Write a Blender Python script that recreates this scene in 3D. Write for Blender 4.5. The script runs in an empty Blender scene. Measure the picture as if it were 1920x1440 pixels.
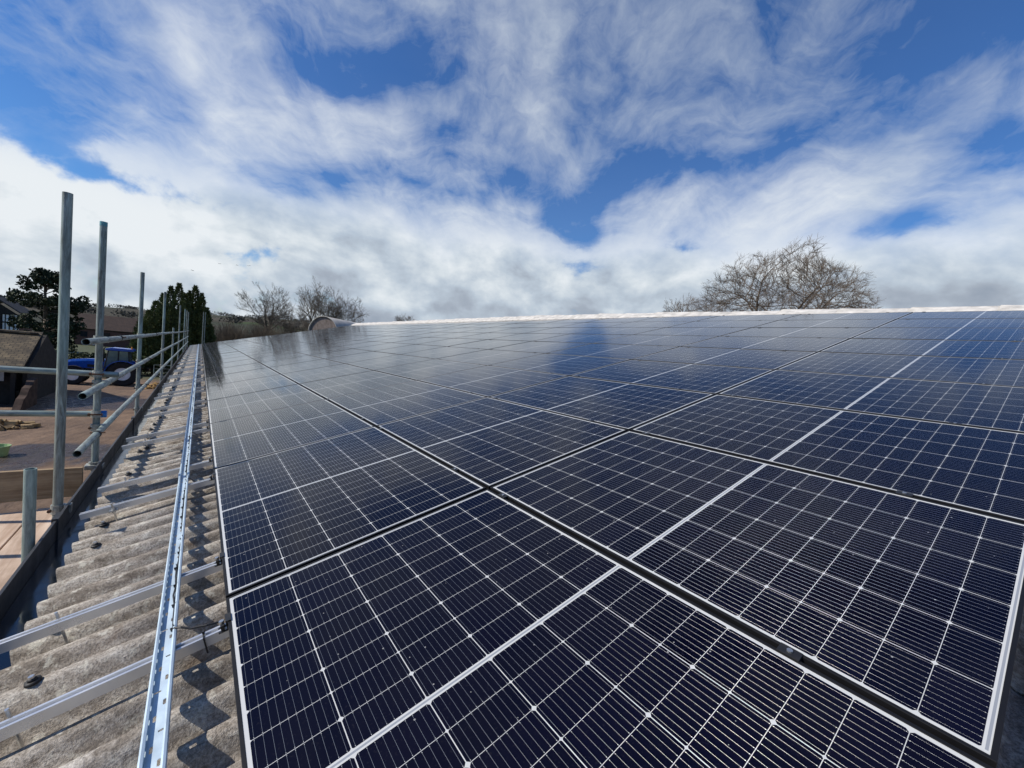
import bpy, bmesh, math, random
import numpy as np
from mathutils import Vector, Matrix

random.seed(7)
R = math.radians
sc = bpy.context.scene
col = sc.collection

# ------------------------------------------------------------------ camera
CAM_LOC = Vector((0.0074, 0.1067, 0.9440))
CAM_R = Vector((-0.59840545, -0.79554167, 0.09499665))
CAM_D = Vector((-0.10379163, -0.04059544, -0.99377025))
CAM_F = Vector((0.79444207, -0.60453739, -0.05827804))
cam = bpy.data.cameras.new('camera')
cam.sensor_fit = 'HORIZONTAL'
cam.sensor_width = 36.0
cam.lens = 776.49 / 1920 * 36.0
cam.clip_start = 0.02
cam.clip_end = 9000
camo = bpy.data.objects.new('camera', cam)
col.objects.link(camo)
U, B = -CAM_D, -CAM_F
camo.matrix_world = Matrix(((CAM_R.x, U.x, B.x, CAM_LOC.x), (CAM_R.y, U.y, B.y, CAM_LOC.y),
                            (CAM_R.z, U.z, B.z, CAM_LOC.z), (0, 0, 0, 1)))
sc.camera = camo

# ------------------------------------------------------------------ exposure
sc.view_settings.view_transform = 'Standard'
sc.view_settings.look = 'None'
sc.view_settings.exposure = 0.0
sc.view_settings.gamma = 1.0
sc.view_settings.use_curve_mapping = False
try:
    sc.cycles.max_bounces = 6
    sc.cycles.diffuse_bounces = 3
    sc.cycles.glossy_bounces = 3
    sc.cycles.transparent_max_bounces = 6
    sc.cycles.sample_clamp_indirect = 6.0
except Exception:
    pass

SUN_EL, SUN_AZ = R(40.0), R(71.0)      # azimuth measured from +X (along the eave) towards +Y


# ------------------------------------------------------------------ node helper
class NT:
    def __init__(self, tree):
        self.t = tree

    def n(self, typ, **kw):
        nd = self.t.nodes.new(typ)
        for k, v in kw.items():
            setattr(nd, k, v)
        return nd

    def put(self, sock, v):
        if hasattr(v, 'is_linked') or isinstance(v, bpy.types.NodeSocket):
            self.t.links.new(v, sock)
        elif v is not None:
            sock.default_value = v

    def m(self, op, a, b=None, c=None, clamp=False):
        nd = self.n('ShaderNodeMath', operation=op)
        nd.use_clamp = clamp
        self.put(nd.inputs[0], a)
        if b is not None:
            self.put(nd.inputs[1], b)
        if c is not None:
            self.put(nd.inputs[2], c)
        return nd.outputs[0]

    def vm(self, op, a, b=None):
        nd = self.n('ShaderNodeVectorMath', operation=op)
        self.put(nd.inputs[0], a)
        if b is not None:
            self.put(nd.inputs[1], b)
        return nd.outputs[0]

    def xyz(self, v):
        nd = self.n('ShaderNodeSeparateXYZ')
        self.put(nd.inputs[0], v)
        return nd.outputs[0], nd.outputs[1], nd.outputs[2]

    def comb(self, x, y, z):
        nd = self.n('ShaderNodeCombineXYZ')
        self.put(nd.inputs[0], x)
        self.put(nd.inputs[1], y)
        self.put(nd.inputs[2], z)
        return nd.outputs[0]

    def noise(self, vec, scale, detail=4, rough=0.55, dist=0.0):
        nd = self.n('ShaderNodeTexNoise')
        self.put(nd.inputs['Vector'], vec)
        nd.inputs['Scale'].default_value = scale
        nd.inputs['Detail'].default_value = detail
        nd.inputs['Roughness'].default_value = rough
        nd.inputs['Distortion'].default_value = dist
        return nd.outputs['Fac']

    def noisec(self, vec, scale, detail=3):
        nd = self.n('ShaderNodeTexNoise')
        self.put(nd.inputs['Vector'], vec)
        nd.inputs['Scale'].default_value = scale
        nd.inputs['Detail'].default_value = detail
        return nd.outputs['Color']

    def maprange(self, v, a, b, c=0.0, d=1.0, smooth=False):
        nd = self.n('ShaderNodeMapRange')
        if smooth:
            nd.interpolation_type = 'SMOOTHSTEP'
        self.put(nd.inputs[0], v)
        for i, x in enumerate((a, b, c, d)):
            nd.inputs[1 + i].default_value = x
        return nd.outputs[0]

    def ramp(self, v, stops, interp='LINEAR'):
        nd = self.n('ShaderNodeValToRGB')
        cr = nd.color_ramp
        cr.interpolation = interp
        while len(cr.elements) < len(stops):
            cr.elements.new(0.5)
        for e, (p, c) in zip(cr.elements, stops):
            e.position = p
        for e, (p, c) in zip(cr.elements, stops):
            e.color = (c[0], c[1], c[2], 1)
        self.put(nd.inputs[0], v)
        return nd.outputs[0]

    def mix(self, f, a, b, blend='MIX'):
        nd = self.n('ShaderNodeMix', data_type='RGBA')
        nd.blend_type = blend
        self.put(nd.inputs[0], f)
        for s, v in ((nd.inputs[6], a), (nd.inputs[7], b)):
            if isinstance(v, (tuple, list)):
                s.default_value = (v[0], v[1], v[2], 1)
            else:
                self.put(s, v)
        return nd.outputs[2]

    def mixf(self, f, a, b):
        nd = self.n('ShaderNodeMix', data_type='FLOAT')
        self.put(nd.inputs[0], f)
        self.put(nd.inputs[2], a)
        self.put(nd.inputs[3], b)
        return nd.outputs[0]

    def bump(self, h, strength=0.3, dist=0.01):
        nd = self.n('ShaderNodeBump')
        nd.inputs['Strength'].default_value = strength
        nd.inputs['Distance'].default_value = dist
        self.put(nd.inputs['Height'], h)
        return nd.outputs[0]


# ------------------------------------------------------------------ world: Nishita sky with cloud cover
world = bpy.data.worlds.new('World')
sc.world = world
world.use_nodes = True
wt = world.node_tree
wt.nodes.clear()
W = NT(wt)
SKY_X = [0, 160, 320, 480, 640, 800, 960, 1120, 1280, 1440, 1600, 1760, 1920]
SKY_Y = [0, 75, 150, 225, 300, 375, 450, 525, 600]
COV = [
    [0.28, 0.31, 0.52, 0.52, 0.50, 0.55, 0.42, 0.37, 0.40, 0.37, 0.28, 0.18, 0.13],
    [0.18, 0.26, 0.55, 0.46, 0.33, 0.40, 0.52, 0.35, 0.42, 0.42, 0.39, 0.20, 0.20],
    [0.09, 0.22, 0.64, 0.48, 0.20, 0.17, 0.40, 0.29, 0.39, 0.42, 0.35, 0.26, 0.48],
    [0.40, 0.35, 0.48, 0.70, 0.64, 0.33, 0.50, 0.37, 0.31, 0.46, 0.26, 0.35, 0.42],
    [.74, .58, .68, .84, .68, .40, .40, .26, .40, .20, .52, .70, .20],
    [.86, .58, .80, .76, .62, .62, .56, .28, .56, .58, .88, .76, .88],
    [.92, .90, .92, .90, .90, .90, .92, .60, .86, .92, .92, .66, .92],
    [.88, .88, .88, .90, .90, .90, .90, .88, .76, .88, .88, .88, .88],
    [.80, .80, .82, .84, .86, .86, .86, .86, .86, .86, .86, .86, .86],
]
SHD = [
    [.55, .55, .68, .66, .62, .62, .56, .54, .54, .52, .52, .50, .50],
    [.55, .55, .78, .70, .60, .66, .62, .54, .56, .54, .52, .52, .56],
    [.60, .60, .90, .74, .60, .62, .66, .56, .56, .56, .52, .55, .64],
    [.76, .74, .82, .98, .95, .70, .68, .58, .60, .60, .58, .60, .66],
    [.92, .84, .88, .98, .92, .78, .72, .66, .70, .68, .66, .68, .66],
    [.92, .86, .86, .66, .70, .82, .80, .84, .94, 1.0, .80, .62, .74],
    [.92, .90, .92, .86, .72, .80, .98, .95, .92, .98, .84, .72, .66],
    [.54, .56, .56, .54, .46, .48, .62, .64, .74, .74, .68, .56, .48],
    [.36, .36, .34, .32, .30, .32, .38, .44, .52, .52, .46, .42, .40],
]


# clear gaps and bright banks: where in the sky, size, slant, change of cover, change of brightness
BANKS = [
    (50, 150, 150, 45, 12, -.42, -.02), (170, 332, 120, 17, 12, -.60, 0), (690, 120, 190, 48, 8, -.30, -.03), (640, 170, 90, 30, 25, -.22, 0),
    (1062, 150, 42, 62, 0, -.42, -.05), (590, 322, 70, 20, 20, -.50, 0), (540, 346, 60, 14, 5, -.50, 0), (790, 345, 150, 15, 8, -.45, 0),
    (880, 290, 110, 28, 25, -.22, 0), (1050, 392, 84, 36, 30, -.55, 0), (1094, 430, 30, 42, 20, -.55, 0), (1190, 330, 110, 34, -25, -.40, 0),
    (1440, 288, 150, 30, -4, -.30, 0), (1400, 388, 80, 18, 0, -.62, 0), (1705, 414, 62, 15, -15, -.95, 0), (1272, 462, 46, 17, -12, -.85, 0),
    (1850, 290, 90, 36, -25, -.55, 0), (1690, 110, 170, 34, -40, -.24, 0), (1880, 40, 140, 60, -20, -.25, 0), (1620, 250, 110, 20, -35, -.25, 0),
    (980, 345, 60, 20, 30, -.30, 0), (330, 200, 60, 60, 40, -.15, 0), (230, 90, 120, 20, 30, -.15, 0),
    (365, 130, 34, 120, -24, .34, .22), (300, 40, 30, 60, -30, .15, .1), (560, 230, 180, 46, 14, .32, .12), (700, 245, 70, 30, 10, .25, .1), (750, 190, 44, 24, 20, .30, .1),
    (1240, 385, 120, 36, -8, .38, .10), (1510, 365, 90, 34, -40, .48, .12), (935, 60, 26, 130, -22, .26, .10), (1830, 145, 110, 34, -32, .26, .08),
    (1070, 385, 22, 18, 0, .35, .1), (1440, 215, 120, 26, -10, .14, .03), (430, 372, 90, 18, 6, .1, -.22), (1640, 350, 90, 40, -20, .2, -.16),
    (870, 500, 90, 30, 0, 0, .12), (1000, 425, 90, 26, 20, .1, .14), (1180, 500, 60, 30, 0, 0, .10), (960, 560, 200, 22, 0, 0, -.12),
    (640, 530, 200, 26, 0, 0, -.10), (1440, 420, 60, 24, -30, .1, .12), (1800, 520, 160, 24, -12, 0, -.10), (120, 450, 180, 40, 0, .05, .08), (470, 480, 170, 50, 0, .75, 0),
]


def sky_lookup(tab, x, y):
    v = sky_base(tab, x, y)
    k = 5 if tab is COV else 6
    for b in BANKS:
        a = R(b[4])
        ex, ey = x - b[0], y - b[1]
        p, q = (ex * math.cos(a) + ey * math.sin(a)) / b[2], (ey * math.cos(a) - ex * math.sin(a)) / b[3]
        v += b[k] * math.exp(-(p * p + q * q))
    return min(max(v, 0.0), 1.1)


def sky_base(tab, x, y):
    x = min(max(x, 0), 1920)
    y = min(max(y, 0), 600)
    i = min(int(x / 160), 11)
    j = min(int(y / 75), 7)
    fx, fy = x / 160 - i, y / 75 - j
    return ((tab[j][i] * (1 - fx) + tab[j][i + 1] * fx) * (1 - fy)
            + (tab[j + 1][i] * (1 - fx) + tab[j + 1][i + 1] * fx) * fy)


def seen(az, el):
    d = Vector((math.cos(el) * math.cos(az), math.cos(el) * math.sin(az), math.sin(el)))
    z = d.dot(CAM_F)
    if z < 0.12:
        return (0 if d.dot(CAM_R) < 0 else 1920), 300
    return 960 + 776.49 * d.dot(CAM_R) / z, 720 + 776.49 * d.dot(CAM_D) / z


geo = W.n('ShaderNodeTexCoord').outputs['Generated']
gdir = W.vm('NORMALIZE', geo)
dx, dy, dz = W.xyz(gdir)
az = W.m('ARCTAN2', dy, dx)
el = W.m('ARCSINE', dz)
# wobble the lookup so that nothing follows the grid
wob = W.noisec(gdir, 5.0, 4)
wx, wy, wz = W.xyz(wob)
AZ0, AZ1 = -98.0, 18.0
azw = W.m('ADD', az, W.m('MULTIPLY', W.m('SUBTRACT', wx, 0.5), 0.16))
elw = W.m('ADD', el, W.m('MULTIPLY', W.m('SUBTRACT', wy, 0.5), 0.08))
tfac = W.maprange(azw, R(AZ0), R(AZ1))
ELS = [-1, 3, 5, 7, 9, 11, 13, 15, 17, 19, 21, 23, 25.5, 28, 31, 34, 38, 42, 65]
NS = 32
cov_s, shd_s = None, None
for k, e in enumerate(ELS):
    stops = []
    for i in range(NS):
        t = i / (NS - 1)
        a = R(AZ0 + (AZ1 - AZ0) * t)
        x, y = seen(a, R(min(e, 39)))
        stops.append((t, (sky_lookup(COV, x, y) * (.30 if e > 50 else 1), sky_lookup(SHD, x, y), 0)))
    c = W.ramp(tfac, stops)
    if k == 0:
        cur = c
    else:
        f = W.maprange(elw, R(ELS[k - 1]), R(e))
        cur = W.mix(f, cur, c)
cx, cy, _ = W.xyz(cur)
ahead = W.m('ADD', W.m('MULTIPLY', dx, math.cos(R(-38))), W.m('MULTIPLY', dy, math.sin(R(-38))))
cx = W.m('MULTIPLY', cx, W.maprange(ahead, -0.10, 0.45, 0.35, 1.0, True))
# high cirrus: soft streaks that run along azimuth -36 deg on a flat layer
den = W.m('ADD', W.m('MAXIMUM', dz, 0.0), 0.30)
px_, py_ = W.m('DIVIDE', dx, den), W.m('DIVIDE', dy, den)
ca, sa = math.cos(R(-36)), math.sin(R(-36))
pa = W.m('ADD', W.m('MULTIPLY', px_, ca), W.m('MULTIPLY', py_, sa))
pb = W.m('SUBTRACT', W.m('MULTIPLY', py_, ca), W.m('MULTIPLY', px_, sa))
wv = W.xyz(W.noisec(W.comb(pa, pb, 0.0), 1.3, 2))
pa2 = W.m('ADD', W.m('MULTIPLY', pa, 0.95), W.m('MULTIPLY', wv[0], 0.45))
pb2 = W.m('ADD', W.m('MULTIPLY', pb, 1.35), W.m('MULTIPLY', wv[1], 0.55))
cir = W.noise(W.comb(pa2, pb2, 0.3), 2.1, 7, 0.52, 0.15)
cir2 = W.noise(W.comb(W.m('MULTIPLY', pa2, 0.55), W.m('MULTIPLY', pb2, 2.0), 1.7), 3.4, 8, 0.60, 0.25)
iw = W.vm('MULTIPLY', W.vm('SUBTRACT', W.noisec(gdir, 3.6, 5), (.5, .5, .5)), (.34, .34, .26))
wdir = W.vm('ADD', gdir, iw)
iso = W.noise(wdir, 4.6, 9, 0.58, 0.0)
wisp = W.noise(W.vm('MULTIPLY', wdir, (1.0, 1.0, 2.6)), 9.0, 8, 0.62, 0.0)
cirn = W.m('ADD', W.m('ADD', W.m('MULTIPLY', cir, 0.14), W.m('MULTIPLY', cir2, 0.20)),
           W.m('ADD', W.m('MULTIPLY', iso, 0.34), W.m('MULTIPLY', wisp, 0.32)))
# low cumulus: billows
bdir = W.comb(dx, dy, W.m('MULTIPLY', dz, 1.5))
bw = W.vm('MULTIPLY', W.vm('SUBTRACT', W.noisec(bdir, 3.0, 2), (.5, .5, .5)), (.10, .10, .10))
bdir = W.vm('ADD', bdir, bw)
cum = W.noise(bdir, 5.4, 11, 0.56, 0.0)
cumd = W.noise(W.vm('ADD', bdir, (0.0, -0.03, 0.050)), 5.4, 5, 0.50, 0.0)
lowf = W.maprange(elw, R(11), R(19), 0, 1, True)
nz = W.mixf(lowf, cum, cirn)
amp = W.mixf(lowf, 2.7, 3.4)
dens = W.m('ADD', cx, W.m('MULTIPLY', W.m('SUBTRACT', nz, 0.5), amp))
dlow = W.maprange(dens, 0.30, 0.62, 0, 1, True)
dhigh = W.maprange(dens, 0.12, 1.32, 0.06, 0.95)
density = W.mixf(lowf, dlow, dhigh)
rel = W.m('MULTIPLY', W.m('SUBTRACT', cum, cumd), 2.2)
shn = W.noise(bdir, 3.4, 5, 0.45, 0.0)
shade = W.m('ADD', cy, W.m('MULTIPLY', W.m('SUBTRACT', shn, 0.5), W.mixf(lowf, 0.70, 0.30)))
shade = W.m('ADD', shade, W.m('MULTIPLY', rel, W.mixf(lowf, 1.0, 0.1)))
shade = W.m('ADD', shade, W.mixf(lowf, 0.04, 0.20))
ccol = W.ramp(shade, [(0.0, (.29, .345, .43)), (.30, (.38, .435, .515)), (.55, (.50, .58, .67)),
                      (.80, (.68, .745, .80)), (1.0, (.82, .865, .90))])
sky = W.n('ShaderNodeTexSky', sky_type='NISHITA')
sky.sun_disc = False
sky.sun_elevation = SUN_EL
sky.sun_rotation = math.pi / 2 - SUN_AZ
sky.altitude = 100
sky.air_density = 1.0
sky.dust_density = 0.1
sky.ozone_density = 2.2
bg1 = W.n('ShaderNodeBackground')
hs = W.n('ShaderNodeHueSaturation')
hs.inputs['Saturation'].default_value = 1.42
hs.inputs['Hue'].default_value = 0.512
W.put(hs.inputs['Color'], sky.outputs['Color'])
W.put(bg1.inputs['Color'], hs.outputs[0])
bg1.inputs['Strength'].default_value = 0.12
bg2 = W.n('ShaderNodeBackground')
W.put(bg2.inputs['Color'], ccol)
bg2.inputs['Strength'].default_value = 1.0
mxs = W.n('ShaderNodeMixShader')
W.put(mxs.inputs[0], density)
W.put(mxs.inputs[1], bg1.outputs[0])
W.put(mxs.inputs[2], bg2.outputs[0])
wo = W.n('ShaderNodeOutputWorld')
W.put(wo.inputs[0], mxs.outputs[0])
try:
    world.cycles.sampling_method = 'MANUAL'
    world.cycles.sample_map_resolution = 512
except Exception:
    pass

# ------------------------------------------------------------------ sun
sd = bpy.data.lights.new('sun', 'SUN')
sd.energy = 5.0
sd.angle = R(0.5)
sd.color = (1.0, 0.93, 0.83)
so = bpy.data.objects.new('sun', sd)
col.objects.link(so)
so.rotation_euler = Vector((math.cos(SUN_EL) * math.cos(SUN_AZ), math.cos(SUN_EL) * math.sin(SUN_AZ),
                            math.sin(SUN_EL))).to_track_quat('Z', 'Y').to_euler()


# ------------------------------------------------------------------ materials
def mat(name):
    m = bpy.data.materials.new(name)
    m.use_nodes = True
    nt = m.node_tree
    nt.nodes.clear()
    N = NT(nt)
    p = N.n('ShaderNodeBsdfPrincipled')
    o = N.n('ShaderNodeOutputMaterial')
    N.put(o.inputs[0], p.outputs[0])
    return m, N, p


def simple(name, c, rough=0.6, metal=0.0, var=0.25, scale=6.0, bump=0.0, spec=0.5, bscale=40):
    m, N, p = mat(name)
    oc = N.n('ShaderNodeTexCoord').outputs['Object']
    f = N.noise(oc, scale, 6, 0.6)
    lo = tuple(x * (1 - var) for x in c)
    hi = tuple(min(1, x * (1 + var)) for x in c)
    N.put(p.inputs['Base Color'], N.ramp(f, [(.3, lo), (.7, hi)]))
    N.put(p.inputs['Roughness'], N.maprange(N.noise(oc, scale * 2.3, 4), .3, .7, max(.02, rough - .1), min(1, rough + .1)))
    p.inputs['Metallic'].default_value = metal
    p.inputs['Specular IOR Level'].default_value = spec
    if bump:
        N.put(p.inputs['Normal'], N.bump(N.noise(oc, bscale, 5, .6), bump, 0.01))
    return m


def glass_panel_mat():
    m, N, p = mat('solar_glass')
    oc = N.n('ShaderNodeTexCoord').outputs['Object']
    x, y, z = N.xyz(oc)
    rnd = N.n('ShaderNodeObjectInfo').outputs['Random']
    X = N.m('SUBTRACT', x, 0.0215)
    second = N.m('GREATER_THAN', X, 0.840)
    Xs = N.m('SUBTRACT', X, N.m('MULTIPLY', second, 0.8475))
    fx = N.m('DIVIDE', Xs, 0.0925)
    u = N.m('FRACT', fx)
    ddx = N.m('MULTIPLY', N.m('MINIMUM', u, N.m('SUBTRACT', 1.0, u)), 0.0925)
    Y = N.m('SUBTRACT', N.m('MULTIPLY', y, -1.0), 0.0188)
    fy = N.m('DIVIDE', Y, 0.1834)
    v = N.m('FRACT', fy)
    ddy = N.m('MULTIPLY', N.m('MINIMUM', v, N.m('SUBTRACT', 1.0, v)), 0.1834)
    inx = N.m('MULTIPLY', N.m('GREATER_THAN', Xs, 0.0), N.m('LESS_THAN', Xs, 0.8325))
    iny = N.m('MULTIPLY', N.m('GREATER_THAN', Y, 0.0), N.m('LESS_THAN', Y, 1.1004))
    cell = N.m('MULTIPLY', N.m('GREATER_THAN', ddx, 0.0007), N.m('GREATER_THAN', ddy, 0.0012))
    # clipped corners sit on every second line of half cells
    par = N.m('ABSOLUTE', N.m('SUBTRACT', N.m('FRACT', N.m('MULTIPLY', N.m('ROUND', fx), 0.5)), 0.5))
    chamf = N.m('SUBTRACT', 0.0080, N.m('MULTIPLY', par, 0.0056))
    cell = N.m('MULTIPLY', cell, N.m('GREATER_THAN', N.m('ADD', ddx, ddy), chamf))
    cell = N.m('MULTIPLY', cell, N.m('MULTIPLY', inx, iny))
    # round busbar wires and their solder points
    b = N.m('FRACT', N.m('MULTIPLY', v, 10.0))
    bo = N.m('MULTIPLY', N.m('SUBTRACT', b, 0.5), 0.01834)
    bd = N.m('ABSOLUTE', bo)
    bus = N.m('MULTIPLY', N.m('LESS_THAN', bd, 0.00036), cell)
    dot = N.m('MULTIPLY', N.m('LESS_THAN', bd, 0.0008), N.m('LESS_THAN', N.m('ABSOLUTE', N.m('SUBTRACT', ddx, 0.0042)), 0.0009))
    cid = N.comb(N.m('FLOOR', fx), N.m('FLOOR', fy), N.m('MULTIPLY', N.m('ADD', rnd, second), 37.0))
    wn = N.n('ShaderNodeTexWhiteNoise')
    N.put(wn.inputs['Vector'], cid)
    cc = N.ramp(wn.outputs['Value'], [(0, (.0014, .0020, .0095)), (1, (.0026, .0030, .0125))])
    cc = N.mix(N.m('MULTIPLY', rnd, 0.6), cc, (.0032, .0025, .0062))
    cc = N.mix(bus, cc, (.30, .305, .31))
    cc = N.mix(dot, cc, (.50, .50, .47))
    rb = N.m('MULTIPLY', N.m('LESS_THAN', N.m('ABSOLUTE', N.m('SUBTRACT', X, 0.840)), 0.0028), iny)
    re = N.m('LESS_THAN', N.m('ABSOLUTE', N.m('SUBTRACT', N.m('ABSOLUTE', N.m('SUBTRACT', X, 0.840)), 0.8465)), 0.0024)
    ribbon = N.m('MAXIMUM', rb, N.m('MULTIPLY', re, iny))
    back = N.mix(ribbon, (.50, .51, .50), (.25, .27, .30))
    base = N.mix(cell, back, cc)
    # rain-spotted dust on the glass
    loc = N.vm('ADD', oc, N.comb(N.m('MULTIPLY', rnd, 91.0), N.m('MULTIPLY', rnd, 57.0), 0.0))
    vo = N.n('ShaderNodeTexVoronoi')
    N.put(vo.inputs['Vector'], loc)
    vo.inputs['Scale'].default_value = 24.0
    speck = N.m('LESS_THAN', vo.outputs['Distance'], N.m('MULTIPLY', N.noise(loc, 5.0, 2), 0.10))
    pick = N.m('GREATER_THAN', N.xyz(vo.outputs['Color'])[0], 0.45)
    dust = N.maprange(N.noise(loc, 2.2, 6, .65), .35, .75, 0.0, 0.0050)
    fine = N.maprange(N.noise(loc, 160.0, 2, .5), .60, .8, 0.0, 0.020)
    base = N.mix(N.m('ADD', dust, fine), base, (.42, .40, .37))
    base = N.mix(N.m('MULTIPLY', N.m('MULTIPLY', speck, pick), 0.42), base, (.6, .6, .57))
    N.put(p.inputs['Base Color'], base)
    p.inputs['IOR'].default_value = 1.22
    hb = N.noise(loc, 1.1, 2, .5)
    flat = N.bump(hb, 0.10, 0.010)
    # a wire is a thin cylinder: its normal swings from side to side across its width
    vt = N.n('ShaderNodeVectorTransform', vector_type='VECTOR', convert_from='OBJECT', convert_to='WORLD')
    vt.inputs[0].default_value = (0, -1, 0)
    side = N.m('DIVIDE', bo, 0.00040)
    sv = N.n('ShaderNodeVectorMath', operation='SCALE')
    N.put(sv.inputs[0], vt.outputs[0])
    N.put(sv.inputs['Scale'], N.m('MULTIPLY', side, 1.15))
    wire = N.vm('NORMALIZE', N.vm('ADD', flat, sv.outputs[0]))
    nm = N.n('ShaderNodeMix', data_type='VECTOR')
    N.put(nm.inputs[0], bus)
    N.put(nm.inputs[4], flat)
    N.put(nm.inputs[5], wire)
    N.put(p.inputs['Normal'], nm.outputs[1])
    N.put(p.inputs['Metallic'], N.m('MULTIPLY', bus, 0.85))
    rough_ = N.maprange(N.noise(loc, 1.3, 5, .6), .3, .7, .055, .105)
    N.put(p.inputs['Roughness'], N.mixf(bus, rough_, .30))
    return m


def cement_mat():
    m, N, p = mat('fibre_cement')
    oc = N.n('ShaderNodeTexCoord').outputs['Object']
    x, y, z = N.xyz(oc)
    st = N.comb(x, N.m('MULTIPLY', y, 0.42), z)
    big = N.noise(st, 9.0, 8, .64, .6)
    mid = N.noise(N.comb(x, N.m('MULTIPLY', y, 0.6), z), 30.0, 7, .66, .8)
    fine = N.noise(oc, 140.0, 4, .75)
    tone = N.m('ADD', N.m('MULTIPLY', big, .55), N.m('MULTIPLY', mid, .45))
    c = N.ramp(tone, [(.34, (.135, .112, .092)), (.44, (.27, .235, .195)), (.53, (.43, .39, .34)), (.63, (.66, .625, .56))])
    c = N.mix(N.maprange(fine, .38, .58, .95, 0.0), c, N.mix(.62, c, (.05, .043, .036)))
    lich = N.maprange(N.noise(oc, 23.0, 7, .7), .55, .64, 0, .7)
    c = N.mix(lich, c, (.60, .58, .50))
    rust = N.maprange(N.noise(oc, 3.1, 5, .6), .62, .74, 0, .35)
    c = N.mix(rust, c, (.24, .15, .085))
    moss = N.maprange(N.noise(oc, 9.0, 6, .65), .63, .75, 0, .5)
    c = N.mix(moss, c, (.06, .058, .035))
    N.put(p.inputs['Base Color'], c)
    p.inputs['Roughness'].default_value = .9
    p.inputs['Specular IOR Level'].default_value = .25
    hh = N.m('ADD', N.m('MULTIPLY', mid, .6), N.m('MULTIPLY', fine, .4))
    N.put(p.inputs['Normal'], N.bump(hh, 1.0, 0.012))
    return m


def tube_mat():
    m, N, p = mat('galvanised_tube')
    tc = N.n('ShaderNodeTexCoord').outputs['Object']
    rnd = N.n('ShaderNodeObjectInfo').outputs['Random']
    oc = N.vm('ADD', tc, N.comb(N.m('MULTIPLY', rnd, 31.0), 0.0, N.m('MULTIPLY', rnd, 17.0)))
    x, y, z = N.xyz(oc)
    st = N.comb(N.m('MULTIPLY', x, 9.0), N.m('MULTIPLY', y, 9.0), N.m('MULTIPLY', z, 1.2))
    f = N.noise(st, 5.0, 8, .70, .6)
    c = N.ramp(f, [(.30, (.075, .080, .068)), (.45, (.17, .190, .172)), (.58, (.28, .325, .305)), (.72, (.42, .53, .51))])
    long_ = N.noise(oc, 0.9, 3, .5)
    c = N.mix(N.maprange(long_, .52, .66, 0, .65), c, N.mix(.5, c, (.16, .135, .09)))
    c = N.mix(N.maprange(long_, .48, .36, 0, .6), c, N.mix(.55, c, (.36, .56, .52)))
    N.put(p.inputs['Base Color'], c)
    p.inputs['Metallic'].default_value = .25
    N.put(p.inputs['Roughness'], N.maprange(f, .3, .7, .62, .42))
    N.put(p.inputs['Normal'], N.bump(f, .25, .003))
    return m


def wood_mat(name, dark, light, axis=0, rough=.85):
    m, N, p = mat(name)
    tc = N.n('ShaderNodeTexCoord').outputs['Object']
    rnd = N.n('ShaderNodeObjectInfo').outputs['Random']
    oc = N.vm('ADD', tc, N.comb(N.m('MULTIPLY', rnd, 13.0), N.m('MULTIPLY', rnd, 7.0), N.m('MULTIPLY', rnd, 3.0)))
    x, y, z = N.xyz(oc)
    k = [9.0, 9.0, 9.0]
    k[axis] = .7
    st = N.comb(N.m('MULTIPLY', x, k[0]), N.m('MULTIPLY', y, k[1]), N.m('MULTIPLY', z, k[2]))
    f = N.noise(st, 2.4, 8, .65, 1.1)
    c = N.ramp(f, [(.30, dark), (.52, tuple((a + b) / 2 for a, b in zip(dark, light))), (.72, light)])
    dirt = N.maprange(N.noise(oc, 2.6, 6, .65), .45, .70, 0, .6)
    c = N.mix(dirt, c, tuple(d * .55 for d in dark))
    N.put(p.inputs['Base Color'], c)
    p.inputs['Roughness'].default_value = rough
    N.put(p.inputs['Normal'], N.bump(f, .4, .004))
    return m


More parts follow.
